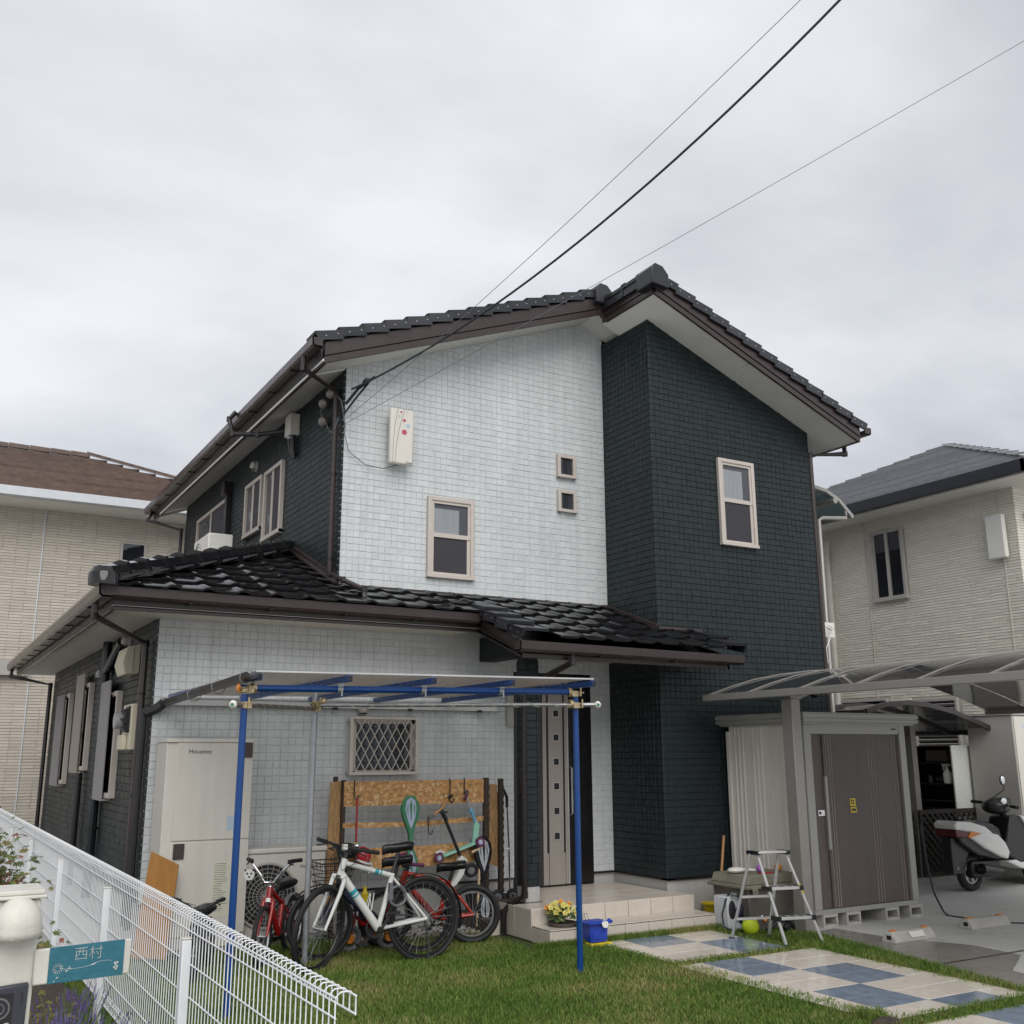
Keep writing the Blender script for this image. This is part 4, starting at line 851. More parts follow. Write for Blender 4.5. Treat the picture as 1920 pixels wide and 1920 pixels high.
# wave boards
def waveboard(name, loc, tilt, colm, prm, label, scale=1.):
    t2 = thing(name, label, 'waveboard', loc, 'two wheeled waveboards', (R_(-6), tilt, 0))
    prof = [(0, -.43), (.055, -.42), (.095, -.36), (.105, -.29), (.09, -.22), (.055, -.14), (.026, -.07), (.02, 0)]
    pr = [(a*scale, b*scale) for a, b in prof]; up_ = [(a*.82, -b*.82) for a, b in pr[::-1]]
    full = pr[:-1]+[(pr[-1][0], 0)]+up_[1:]; n = len(full)
    pts = [(a, b) for a, b in full]+[(-a, b) for a, b in full[::-1][1:-1]]
    c = len(pts); m = MB(colm); vs = [(a, .0, -b) for a, b in pts]+[(a*.86, -.022, -b*.97) for a, b in pts]+[(a*.9, .02, -b*.98) for a, b in pts]
    m.add(vs, [tuple(range(c, 2*c)), tuple(range(3*c-1, 2*c-1, -1))]+[(i, c+i, c+(i+1) % c, (i+1) % c) for i in range(c)]+[(i, (i+1) % c, 2*c+(i+1) % c, 2*c+i) for i in range(c)]); m.build('deck', t2, local=True)
    m = MB(prm)
    for s in (1, -1):
        k = 1 if s > 0 else .82
        m = MB(prm); m.add([(x*k*scale, -.0225-.0015, s*z*k*scale) for x, z in ((0, .40), (.045, .37), (.06, .30), (.045, .22), (.02, .15), (.0, .10), (-.02, .15), (-.045, .22), (-.06, .30), (-.045, .37))], [tuple(range(10))]); m.build('printed_top', t2, local=True, fix=False)
    m = MB(colm)
    for s in (1, -1):
        k = 1 if s > 0 else .82; m.m(colm); m.add([(x*k*scale, -.0255, s*z*k*scale) for x, z in ((.0, .385), (.014, .33), (.008, .24), (.0, .16), (-.008, .24), (-.014, .33))], [tuple(range(6))])
        m.add([(x*k*scale, -.0255, s*z*k*scale) for x, z in ((.030, .36), (.042, .29), (.030, .22))], [(0, 1, 2)]); m.add([(x*k*scale, -.0255, s*z*k*scale) for x, z in ((-.030, .36), (-.042, .29), (-.030, .22))], [(0, 1, 2)])
    m.build('print_shapes', t2, local=True, fix=False, kind='stuff')
    m = MB('chrome'); m.cyl((-.018*scale, 0, -.01), (.018*scale, 0, -.01), .022*scale, n=12); m.build('centre_joint', t2, local=True)
    for s in (.27, -.22):
        m = MB('black_rubber'); m.cyl((-.012, .055, s), (.012, .055, s), .034, n=16); m.build('wheel', t2, local=True)
waveboard('waveboard', (4.275, 9.27, .855), R_(1), 'green_board', 'lilac_print', 'green waveboard with pale violet print hung on the chipboard strips', .98)
waveboard('waveboard', (5.02, 9.18, .44), R_(1.5), 'black_gloss', 'skull_print', 'black waveboard with pale skull like print leaning by the right post', 1.0)
# kick scooters
t2 = thing('kick_scooter', 'mint kick scooter with purple wheels hung upside on the rack', 'kick scooter', (4.8, 9.24, .8), 'kick scooters on the rack')
y = 9.24; m = MB('mint'); m.beam((4.60, y, .70), (4.97, y, .81), .085, .022); m.prism([(4.92, .80), (4.985, .815), (5.0, .98), (4.96, 1.02), (4.94, .97)], 'xz', y-.018, y+.018); m.beam((4.99, y, .82), (4.965, y, 1.0), .02, .03); m.build('deck', t2, bevel=.004)
m = MB('sky_blue'); m.cyl((4.965, y, .99), (4.905, y, 1.13), .017, n=10); m.box(4.885, y-.02, 1.10, 4.935, y+.02, 1.115); m.m('alu'); m.cyl((4.905, y, 1.13), (4.855, y, 1.265), .011, n=10); m.build('stem', t2)
m = MB('grey_plastic'); m.cyl((4.80, y-.1, 1.245), (4.90, y+.06, 1.295), .009, n=8); m.build('handlebar', t2)
for a, b in (((4.755, y-.16, 1.225), (4.82, y-.07, 1.255)), ((4.88, y+.04, 1.285), (4.94, y+.12, 1.31))): m = MB('purple'); m.cyl(a, b, .016, n=10); m.build('grip', t2)
for x, z in ((4.565, .685), (4.985, .815)):
    for dy in ((0,) if x < 4.6 else (-.05, .05)): m = MB('purple'); m.cyl((x, y+dy-.013, z), (x, y+dy+.013, z), .047, n=18); m.m('lilac_print'); m.cyl((x, y+dy-.015, z), (x, y+dy+.015, z), .024, n=12); m.build('wheel', t2)
m = MB('white_paint'); m.tube([(4.53, y, .73), (4.575, y, .745), (4.62, y, .725)], .012); m.build('brake_fender', t2)
t2 = thing('kick_scooter', 'black kick scooter with bronze handlebar hanging head down', 'kick scooter', (4.65, 9.2, .6), 'kick scooters on the rack')
y = 9.20; m = MB('black_plastic'); m.cyl((4.58, y, 1.10), (4.77, y, .70), .016, n=10); m.cyl((4.56, y, 1.13), (4.62, y, 1.03), .021, n=10); m.box(4.53, y-.03, 1.10, 4.62, y+.03, 1.115); m.build('stem', t2)
m = MB('handle_wood'); m.tube([(4.43, y-.08, 1.085), (4.50, y-.04, 1.11), (4.57, y, 1.14), (4.63, y+.04, 1.20), (4.67, y+.08, 1.225)], .012); m.build('handlebar', t2)
m = MB('grey_plastic'); m.cyl((4.375, y-.11, 1.06), (4.44, y-.08, 1.085), .017, n=10); m.build('grip', t2); m = MB('black_plastic'); m.cyl((4.67, y+.08, 1.225), (4.75, y+.12, 1.265), .017, n=10); m.build('grip', t2)
m = MB('white_paint'); m.prism([(4.74, .66), (4.78, .70), (4.84, .66), (4.80, .52), (4.72, .43), (4.62, .39), (4.60, .41), (4.70, .47), (4.75, .56)], 'xz', y-.03, y+.03); m.build('deck', t2, bevel=.006)
m = MB('black_rubber'); m.torus((4.885, y-.02, .56), (.25, 1, .2), .052, .018, 22, 8); m.m('grey_plastic'); m.cyl((4.882, y-.03, .56), (4.888, y-.01, .56), .035, n=14); m.build('wheel', t2)
# folding hand cart
t2 = thing('hand_cart', 'folding chrome hand cart with black wheels behind the right rack post', 'hand cart', (5.35, 9.35, .1))
m = MB('chrome')
for x in (5.31, 5.42): m.tube([(x, 9.36, .30), (x, 9.38, .75), (x-.01, 9.40, 1.15)], .009)
m.tube([(5.31, 9.37, .72), (5.42, 9.37, .72)], .008); m.tube([(5.25, 9.32, .31), (5.44, 9.32, .31)], .010); m.build('frame', t2); m = MB('black_plastic'); m.tube([(5.30, 9.40, 1.15), (5.30, 9.40, 1.26), (5.36, 9.38, 1.30), (5.41, 9.40, 1.22), (5.41, 9.40, 1.12)], .016); m.build('handle', t2)
for x in (5.20, 5.37): m = MB('black_rubber'); m.torus((x, 9.22, .295), (.3, 1, 0), .048, .018, 22, 8); m.m('grey_plastic'); m.cyl((x-.004, 9.21, .295), (x+.004, 9.23, .295), .04, n=16); m.m('chrome'); m.cyl((x-.006, 9.20, .295), (x+.006, 9.235, .295), .012, n=8); m.build('wheel', t2)
m = MB('wood_pale'); m.cyl((4.93, 9.14, .05), (4.985, 9.2, .60), .012, n=8); m.cyl((4.90, 9.2, .72), (5.02, 9.2, .77), .014, n=8); tag(m.build('broom_stick'), 'pale wooden stick standing behind the black waveboard', 'stick')

# ============================================================ bicycles
def bike(name, label, rear, front, R, fm, o):
    rear, front = V(*rear), V(*front); wb = (front-rear).length; yw = math.atan2((front-rear).y, (front-rear).x)
    B = thing(name, label, 'bicycle', (rear.x, rear.y, o.get('dz', 0)), 'bicycles parked by the pale wall', (R_(o.get('lean', 0)), 0, yw)); s = R/.33; k = o
    def b(m, nm, par=B, **q): return m.build(nm, par, local=True, **q)
    BB = V(.41*s*k.get('cs', 1), 0, R-.045*s); ST = BB+V(-.30, 0, .95)*.44*s*k.get('st', 1)
    ax = V(-math.cos(R_(k.get('ha', 70))), 0, math.sin(R_(k.get('ha', 70)))); FA = V(wb, 0, R); H2 = FA+ax*.39*s+V(-.045*s, 0, 0); H1 = H2+ax*.14*s*k.get('hl', 1)
    q = Matrix.Rotation(R_(k.get('steer', 0)), 3, ax)
    def S(p): return H2+q@(V(p)-H2)
    tr = k.get('tube', .018)
    def wheel(nm, c, axv, tyre=k.get('tyre', .02)):
        axv = V(axv); h = MB('steel'); h.cyl(c-axv*.045*s, c+axv*.045*s, .016*s, n=10); W = b(h, nm)
        m = MB('black_rubber'); m.torus(c, axv, R-tyre, tyre, 44, 8); b(m, 'tyre', W)
        m = MB(k.get('rim', 'black_plastic')); m.torus(c, axv, R-tyre*2.4, (.010, .010), 44, 6); b(m, 'rim', W)
        m = MB('galvanised'); a_ = axv.orthogonal().normalized(); bb = axv.cross(a_)
        for i in range(k.get('spokes', 24)):
            th = 2*math.pi*i/k.get('spokes', 24); m.cyl(c+axv*(.03 if i % 2 else -.03)*s+(a_*math.cos(th+.25)+bb*math.sin(th+.25))*.016*s, c+(a_*math.cos(th)+bb*math.sin(th))*(R-tyre*2.4), .0013, n=3, cap=False)
        b(m, 'spokes', W); return W
    wheel('rear_wheel', V(0, 0, R), V(0, 1, 0)); fax = q@V(0, 1, 0); FC = S(FA); wheel('front_wheel', FC, fax)
    m = MB(fm)
    m.tube([H2-ax*.0, H1], tr*1.25, 12)
    if k.get('step'): m.tube([H1*.4+H2*.6, BB.lerp(H2, .45)+V(0, 0, .0), BB+V(.04, 0, .03)], tr*1.1, 10); m.tube([H2, BB.lerp(H2, .4)-V(0, 0, .06), BB], tr*1.2, 10)
    else:
        m.tube([H1-ax*.03*s, ST-V(0, 0, .02)], tr, 12); m.tube([H2+ax*.03*s, BB], k.get('down', tr*1.25), 12)
    m.tube([BB, ST], tr, 12)
    for sd in (.045, -.045): m.tube([ST-V(0, 0, .03), V(0, sd*s*1.2, R)], tr*.55, 8); m.tube([BB+V(0, sd*.5*s, 0), V(0, sd*s*1.2, R)], tr*.65, 8)
    if k.get('stripe'):
        m.m(k['stripe']); d0 = H2+ax*.03*s; tq = k.get('down', tr*1.25)*1.03
        for a0, a1 in ((.30, .36), (.385, .41)): m.tube([d0.lerp(BB, a0), d0.lerp(BB, a1)], tq, 12)
        h0 = H1-ax*.03*s; t0 = ST-V(0, 0, .02)
        for a0, a1 in ((.62, .70), (.73, .76)): m.tube([h0.lerp(t0, a0), h0.lerp(t0, a1)], tr*1.04, 12)
    b(m, 'frame')
    m = MB(k.get('fork', fm)); 
    for sd in (.055, -.055): m.tube([S(H2+V(0, sd*s, -.01)), S(H2-ax*.12*s+V(0, sd*s, 0)), S(FA+V(0, sd*s, 0))], [tr*.85, tr*.8, tr*.5], 10)
    m.tube([S(H2+V(0, .06*s, 0)), S(H2-V(0, .06*s, 0))], tr*.9, 8); m.m(k.get('forktop', 'black_plastic')); m.tube([S(H2-ax*.02), S(H2+ax*.01)], tr*1.35, 10); b(m, 'fork')
    SD = ST+V(-.30, 0, .95)*k.get('sp', .14)*s
    m = MB('black_plastic'); m.tube([ST, SD], tr*.75, 8); b(m, 'seat_post')
    L_ = k.get('sl', .27); w = k.get('sw', .085); SA = MB('black_gloss'); ring = []
    for x, ww, z in ((-.5, .25, .02), (-.46, .8, .03), (-.32, 1, .028), (-.12, .8, .02), (.1, .38, .014), (.35, .22, .012), (.48, .17, .002), (.5, .08, -.006)):
        ring.append([SD+V(x*L_+.02, ww*w*math.cos(a), z+(math.sin(a)*.026 if math.sin(a) > 0 else math.sin(a)*.05)) for a in np.linspace(0, 2*math.pi, 13)[:-1]])
    vs = [p for r_ in ring for p in r_]; n = 12; SA.add(vs, [(i*n+j, i*n+(j+1) % n, (i+1)*n+(j+1) % n, (i+1)*n+j) for i in range(len(ring)-1) for j in range(n)]+[tuple(range(n)), tuple(range(len(vs)-1, len(vs)-n-1, -1))]); b(SA, 'saddle', smooth=60)
    ht = H1+ax*k.get('stem', .06)*s; hw = k.get('bar', .27); hx = k.get('reach', .05)
    m = MB(k.get('barm', 'black_plastic')); m.tube([S(H1), S(ht)], tr*.9, 10)
    if k.get('rise'):
        r = k['rise']; pts = [S(ht+V(hx-.10, hw, r)), S(ht+V(hx-.02, hw*.8, r)), S(ht+V(hx, hw*.35, r*.35)), S(ht+V(hx, .04, 0)), S(ht+V(hx, -.04, 0)), S(ht+V(hx, -hw*.35, r*.35)), S(ht+V(hx-.02, -hw*.8, r)), S(ht+V(hx-.10, -hw, r))]
    else: pts = [S(ht+V(hx-.03, hw, .005)), S(ht+V(hx, hw*.4, 0)), S(ht+V(hx, -hw*.4, 0)), S(ht+V(hx-.03, -hw, .005))]
    m.tube(pts, .0115, 10); m.tube([S(ht), S(ht+V(hx, 0, 0))], .014, 8); b(m, 'handlebar')
    for e, i in ((0, 1), (-1, -2)):
        d = (pts[e]-pts[i]).normalized(); m = MB(k.get('grip', 'black_rubber')); m.tube([pts[e]-d*.10, pts[e]+d*.012], .0165, 10); b(m, 'grip')
        m = MB('black_plastic'); p0 = pts[e]-d*.12; m.tube([p0, p0+V(.05, 0, -.01), pts[e]-d*.05+V(.055, 0, -.03)], .006, 6); m.obox(p0, (.03, .03, .025)); b(m, 'brake_lever')
    m = MB('black_plastic'); m.torus(BB+V(0, -.05*s, 0), (0, 1, 0), .075*s, (.008, .003), 24, 6); m.cyl(BB+V(0, -.06*s, 0), BB+V(0, .06*s, 0), .02*s, n=10)
    for sg in (1, -1): e = BB+V(sg*.09*s, -sg*.07*s, -sg*.12*s); m.beam(BB+V(0, -sg*.065*s, 0), e, .012, .018); m.obox(e+V(0, -sg*.04*s, 0), (.075*s, .07*s, .02))
    m.m('dark_brown'); m.tube([BB+V(0, -.05*s, .075*s), V(0, -.05*s, R+.03*s)], .004, 4); m.tube([BB+V(0, -.05*s, -.075*s), V(0, -.05*s, R-.03*s)], .004, 4); b(m, 'crank')
    m = MB('cable'); 
    for i, j in ((0, .03), (-1, -.03)): m.tube([pts[i].lerp(pts[1 if i == 0 else -2], .4), S(ht+V(.16*s, j, .03)), S(H2+ax*.06*s+V(.05, j, 0)), H1.lerp(ST, .25)+V(0, j, .01)], .0028, 5)
    b(m, 'brake_cables')
    if k.get('fender'):
        for nm, c, axx, a0, a1 in (('rear_fender', V(0, 0, R), V(0, 1, 0), .25*math.pi, math.pi*1.1), ('front_fender', FC, fax, .25*math.pi, math.pi*.98))[:k.get('nf', 2)]:
            m = MB(k['fender']); m.torus(c, axx, R+.018, (.004, .024), 26, 8, -a1, -a0, ref=tuple(q@V(1, 0, 0)) if nm[0] == 'f' else (1, 0, 0)); b(m, nm)
    if k.get('basket'):
        m = MB('black_plastic'); c0 = S(ht+V(.16*s, 0, -.13)); X = q@V(1, 0, 0); Y = q@V(0, 1, 0)
        for lv in range(5):
            z = -.09+lv*.055; g_ = .10+.012*lv; gy = .13+.014*lv; loop = [c0+X*g_*a+Y*gy*bb+V(0, 0, z) for a, bb in ((1, 1), (-1, 1), (-1, -1), (1, -1), (1, 1))]; m.tube(loop, .004 if lv < 4 else .006, 5)
        for i in range(9):
            tt = -1+i*.25
            for a, bb in ((1, tt), (-1, tt), (tt, 1), (tt, -1)): m.tube([c0+X*.10*a+Y*.13*bb+V(0, 0, -.09), c0+X*.148*a+Y*.186*bb+V(0, 0, .13)], .0025, 4)
            m.tube([c0+X*.10+Y*.13*tt+V(0, 0, -.09), c0-X*.10+Y*.13*tt+V(0, 0, -.09)], .0025, 4)
        b(m, 'basket')
    if k.get('extra'): k['extra'](B, b, dict(BB=BB, ST=ST, H1=H1, H2=H2, S=S, ht=ht, R=R, SD=SD))
    return B
def white_extra(B, b, g):
    m = MB('navy'); d0 = g['H2']; 
    m = MB('chrome'); m.ball(g['S'](g['ht']+V(.04, .10, .025)), .022, 12, 8); b(m, 'bell')
    m = MB('white_plastic'); m.obox(g['S'](g['ht']+V(.06, 0, .0)), (.035, .05, .045)); b(m, 'front_lamp', bevel=.005)
    m = MB('grey_plastic'); p = g['ST'].lerp(g['BB'], .18); m.torus(p+V(-.04, .06, -.10), (0, 1, 0), .075, .011, 24, 8); m.obox(p+V(.02, .055, -.06), (.03, .03, .13)); b(m, 'lock')
    m = MB('white_paint'); p = g['H2'].lerp(g['BB'], .62)+V(-.02, .0, .05); m.tube([p+V(0, .03, -.08), p+V(-.03, .03, .06), p+V(-.06, .03, .07), p+V(-.04, .03, -.06), p+V(-.05, -.03, .06), p+V(0, -.03, -.08)], .005); b(m, 'bottle_cage')
    m = MB('black_plastic'); m.tube([V(.02, .055, g['R']), V(.0, .09, .16), V(.015, .10, .02)], .009); b(m, 'kickstand')
bike('bicycle', 'white city bicycle with turquoise stripes parked nearest the lawn', (3.91, 8.17), (2.97, 8.13), .335, 'white_paint', dict(dz=-.01, steer=34, lean=3, st=.98, sp=.20, tube=.021, down=.033, stripe='teal_paint', fender='black_plastic', nf=1, stem=.10, bar=.29, rim='black_plastic', sl=.27, extra=white_extra))
def navy_extra(B, b, g):
    m = MB('navy'); a, c = g['H2'], g['BB']; d = (c-a).normalized(); m.beam(a+d*.05+V(0, 0, -.03), c-d*.08+V(0, 0, -.01), .05, .085); Q = b(m, 'down_tube_cover', bevel=.012)
bike('bicycle', 'dark navy city bicycle with black wire basket, half hidden behind the white one', (4.02, 8.46), (3.15, 8.56), .29, 'navy', dict(dz=0, steer=6, lean=2, step=True, fender='black_plastic', basket=True, rise=.10, sp=.16, tube=.02, bar=.24, sw=.085, extra=navy_extra))
def panda(B, b, g):
    c = g['S'](g['ht']+V(.02, -.17, .06)); m = MB('white_paint'); m.cyl(c+V(.02, 0, 0), c+V(.03, 0, 0), .045, n=18); m.m('ink')
    for y, z in ((.018, .008), (-.018, .008), (.0, -.018), (.035, .035), (-.035, .035)): m.cyl(c+V(.03, y, z), c+V(.032, y, z), .009, n=8)
    b(m, 'reflector_disc')
bike('bicycle', 'small red child bicycle with silver fenders facing the fence at the left', (3.07, 9.02), (2.66, 8.55), .235, 'red_paint', dict(steer=8, lean=2, fender='galvanised', nf=1, rise=.17, barm='chrome', sp=.17, st=.85, sw=.10, sl=.25, bar=.22, tube=.02, fork='red_paint', forktop='white_paint', rim='steel', extra=panda))
bike('bicycle', 'orange red child mountain bicycle with fat black tyre at the right of the row', (4.60, 8.62), (3.86, 8.86), .255, 'orange_red', dict(steer=12, lean=-2, tyre=.028, rise=.05, grip='purple', sp=.16, tube=.022, barm='black_plastic', bar=.25, rim='steel'))
bike('bicycle', 'little black child bicycle mostly hidden behind the white mesh fence', (2.32, 8.85), (2.06, 8.27), .19, 'black_gloss', dict(steer=20, lean=3, rise=.06, sp=.14, st=.8, bar=.2, tube=.018, tyre=.022))
t2 = thing('tricycle', 'small red toy tricycle with grey wheels behind the white bicycle', 'tricycle', (3.62, 8.85, 0))
m = MB('red_paint'); m.tube([(3.50, 8.8, .13), (3.55, 8.8, .30), (3.62, 8.84, .22), (3.85, 8.86, .16)], .02); m.build('frame', t2)
for x, y in ((3.50, 8.80), (3.84, 8.74), (3.84, 8.98)): m = MB('grey_plastic'); m.torus((x, y, .115), (0, 1, 0), .09, .024, 24, 8); m.m('orange'); m.cyl((x, y-.02, .115), (x, y+.02, .115), .04, n=14); m.build('wheel', t2)
m = MB('black_plastic'); m.tube([(3.5, 8.66, .36), (3.52, 8.8, .34), (3.5, 8.94, .36)], .014); m.m('red_paint'); m.obox((3.74, 8.85, .24), (.16, .14, .04)); m.build('seat', t2)
t2 = thing('black_helmet', 'black bicycle helmet with grey vents hanging by the white bicycle handlebar', 'helmet', (3.62, 9.16, .78))
m = MB('black_plastic'); m.ball((3.60, 9.16, .80), (.10, .08, .07), 18, 10); m.tube([(3.52, 9.12, .78), (3.55, 9.08, .68), (3.62, 9.08, .66), (3.68, 9.12, .76)], .008, 6); m.build('shell', t2)
for i in range(4): m = MB('grey_plastic'); m.ball((3.54+i*.04, 9.087+abs(i-1.5)*.008, .82), (.010, .012, .035), 10, 6); m.build('vent', t2)
m = MB('yellow'); m.lathe([(.03, 0), (.032, .12), (.018, .14), (.014, .165), (.016, .18)], (3.60, 8.72, .36), (0, 0, 1), 14); tag(m.build('water_bottle'), 'yellow bottle standing among the bicycle frames', 'bottle')
# ============================================================ paved pads in the lawn
def pad(label, cols, rows, pat):
    t = thing('tile_pad', label, 'paving', ((cols[0]+cols[-1])/2, (rows[0]+rows[-1])/2, 0), 'tiled pads laid in the lawn')
    m = MB('grout'); m.box(cols[0], min(rows), -.01, cols[-1], max(rows), .010); m.build('bed', t)
    for j in range(len(rows)-1):
        for i in range(len(cols)-1):
            q = MB('pad_blue' if pat(i, j) else 'pad_beige'); q.box(cols[i]+.0045, rows[j]-.0045, .004, cols[i+1]-.0045, rows[j+1]+.0045, .0145+random.uniform(-.0006, .0006)); q.build('paving_tile', t, bevel=.0015)
pad('checkered tile pad nearest the porch steps, beige and blue', [5.55, 5.81, 6.07, 6.325, 6.58, 6.84], [8.19, 7.89, 7.585, 7.285, 6.99], lambda i, j: i > 0 and ((i-1)//2+j//2) % 2 == 0)
pad('long checkered tile pad beside the step ladder, beige and blue', [5.50, 5.745, 5.99, 6.23, 6.485, 6.74, 7.0], [6.85, 6.555, 6.26, 5.965, 5.67, 5.375, 5.08, 4.84], lambda i, j: i < 5 and ((j in (0, 1, 4, 5) and i in (1, 2)) or (j in (2, 3) and i in (3, 4)) or (j == 6 and i in (3, 4))))
pad('checkered tile pad at the bottom right corner of the photo', [5.62, 5.88, 6.14, 6.40, 6.66, 6.92], [4.67, 4.37, 4.07], lambda i, j: i in (2, 3) )

# ============================================================ things by the porch
t = thing('flower_pot', 'brown pot of yellow and orange pansies beside the right blue post', 'flower pot', (5.30, 8.27, 0))
m = MB('pot'); m.lathe([(.095, 0), (.125, .15), (.135, .152), (.135, .175), (.12, .175), (.11, .15), (0, .15)], (5.33, 8.26, 0), n=24); m.build('pot', t)
m = MB('stem_green')
for i in range(110):
    a, r = random.uniform(0, 6.28), random.uniform(0, .135); c = V(5.33+r*math.cos(a), 8.27+r*math.sin(a), random.uniform(.19, .34-r*.4)); u = V(random.gauss(0, 1), random.gauss(0, 1), random.gauss(0, .6)).normalized()*.035; w = u.orthogonal().normalized()*.013; m.quad(c-u, c-w, c+u, c+w)
m.build('leaves', t, kind='stuff', fix=False)
for i in range(34):
    a, r = random.uniform(0, 6.28), random.uniform(.02, .14); c = V(5.32+r*math.cos(a), 8.27+r*math.sin(a), random.uniform(.25, .38-r*.5)); m = MB('petal_yellow' if random.random() < .72 and a > 1 or a > 3.5 else 'petal_orange'); n = V(random.gauss(0, .5), -1, random.uniform(.3, 1.2)).normalized(); p = n.orthogonal().normalized(); q = n.cross(p)
    for k in range(5):
        th = 2*math.pi*k/5; d = p*math.cos(th)+q*math.sin(th); e = n.cross(d); m.quad(c, c+d*.017+e*.013+n*.004, c+d*.029+n*.002, c+d*.017-e*.013+n*.004)
    m.m('petal_orange'); m.obox(c+n*.004, (.007, .007, .007)); m.build('flower', t, fix=False, smooth=0)
t = thing('storage_bucket', 'blue plastic box with white round label on a yellow tray', 'bucket', (5.50, 8.0, 0))
m = MB('bucket_blue'); m.prism([(5.415, .035), (5.585, .035), (5.60, .185), (5.40, .185)], 'xz', 7.93, 8.09); m.box(5.375, 7.905, .185, 5.625, 8.115, .20); m.prism([(5.36, .20), (5.40, .225), (5.42, .215), (5.58, .215), (5.60, .228), (5.64, .20), (5.60, .185), (5.40, .185)], 'xz', 7.90, 7.925); m.box(5.43, 7.922, .06, 5.57, 7.93, .12); m.build('box', t, bevel=.006)
m = MB('white_plastic'); m.lathe([(.034, 0), (.034, .004)], (5.545, 7.899, .186), (0, -1, .25), 18); m.build('label_plate', t)
m = MB('chrome'); m.tube([(5.41, 8.06, .2), (5.42, 8.06, .26), (5.47, 8.06, .26), (5.48, 8.06, .2)], .003, 5); m.tube([(5.43, 8.08, .2), (5.445, 8.08, .265), (5.46, 8.08, .2)], .003, 5); m.build('wire_handle', t)
m = MB('yellow'); m.box(5.40, 7.90, 0, 5.62, 8.10, .03); tag(m.build('tray', bevel=.004), 'flat yellow tray under the blue box on the grass', 'tray')
t = thing('yellow_bucket', 'small yellow bucket at the base of the dark block beside the porch', 'bucket', (7.42, 8.62, 0))
m = MB('yellow'); m.lathe([(.09, 0), (.115, .135), (.125, .137), (.125, .15), (.105, .15), (.08, .02), (0, .02)], (7.42, 8.62, 0), n=24); m.build('body', t)
m = MB('handle_wood'); m.cyl((7.45, 8.58, .03), (7.64, 8.66, .80), .014, n=10); tag(m.build('wooden_stick'), 'orange wooden stick standing in the yellow bucket, leaning right', 'stick')
t = thing('hose_reel', 'boxy white hose reel with dark blue hose on the lawn edge', 'hose reel', (7.1, 8.0, 0))
m = MB('reel_white'); m.box(6.99, 7.92, 0, 7.26, 8.12, .31); m.build('case', t, bevel=.012)
m = MB('room_dark'); m.ball((7.045, 7.918, .19), (.045, .012, .085), 18, 10); m.build('hand_opening', t)
m = MB('navy'); m.torus((7.18, 7.908, .155), (0, 1, 0), .062, .038, 30, 8); m.m('grey_plastic'); m.cyl((7.18, 7.90, .155), (7.18, 7.93, .155), .04, n=18); m.build('hose_drum', t)
m = MB('cable'); m.tube([(7.05, 7.90, .33), (7.18, 7.86, .27), (7.24, 7.84, .16), (7.22, 7.80, .07), (7.10, 7.77, .02), (6.95, 7.80, .02), (6.88, 7.86, .06), (6.9, 7.9, .16), (6.97, 7.92, .28), (7.05, 7.96, .33)], .009, 7); m.m('grey_plastic'); m.cyl((7.02, 7.9, .335), (7.07, 7.88, .33), .018); m.build('hose', t)
m = MB('chrome'); m.tube([(7.25, 7.84, .2), (7.29, 7.80, .15), (7.31, 7.77, .10)], .014); m.m('orange'); m.cyl((7.30, 7.78, .12), (7.32, 7.76, .09), .018); m.build('nozzle', t)
m = MB('neon'); m.ball((7.03, 7.66, .08), .08, 24, 14); m.m('green_board'); m.torus((7.03, 7.66, .08), (.5, .6, .6), .0795, .003, 30, 4); tag(m.build('ball'), 'neon yellow ball on the grass in front of the hose reel', 'ball')
t = thing('storage_chest', 'weathered grey plastic storage chest beside the metal shed', 'chest', (7.5, 7.95, 0))
m = MB('chest'); m.prism([(7.16, 0), (7.80, 0), (7.83, .38), (7.13, .38)], 'xz', 7.78, 8.28); m.build('box', t, bevel=.012)
m = MB('chest_lid'); m.box(7.09, 7.74, .38, 7.87, 8.32, .415); m.prism([(7.12, .415), (7.84, .415), (7.80, .50), (7.16, .50)], 'xz', 7.78, 8.30); m.box(7.15, 7.725, .33, 7.22, 7.745, .40); m.box(7.70, 7.725, .33, 7.77, 7.745, .40); m.build('lid', t, bevel=.01)
m = MB('white_plastic'); m.ball((7.24, 8.05, .53), (.10, .07, .03), 16, 8); m.tube([(7.32, 8.04, .53), (7.46, 8.02, .52)], .014); tag(m.build('scoop'), 'white plastic scoop lying on the chest lid', 'scoop')
m = MB('ball_purple'); m.ball((7.49, 7.98, .537), .037, 16, 10); tag(m.build('toy_ball'), 'small purple toy ball on the chest lid', 'ball')
m = MB('orange'); m.ball((7.70, 7.95, .538), .038, 16, 10); tag(m.build('toy_ball'), 'small orange toy ball on the chest lid beside the ladder', 'ball')
m = MB('strap_red'); m.box(7.38, 7.86, .50, 7.56, 7.90, .512); tag(m.build('toy_spade', bevel=.003), 'flat red toy lying at the front of the chest lid', 'toy')
m = MB('black_plastic'); m.tube([(7.2, 7.62, .03), (7.3, 7.60, .10), (7.42, 7.58, .12), (7.5, 7.56, .03)], .022); m.tube([(7.38, 7.57, .03), (7.47, 7.6, .1)], .03); tag(m.build('garden_tool'), 'black plastic tool lying in the grass by the ladder', 'tool')
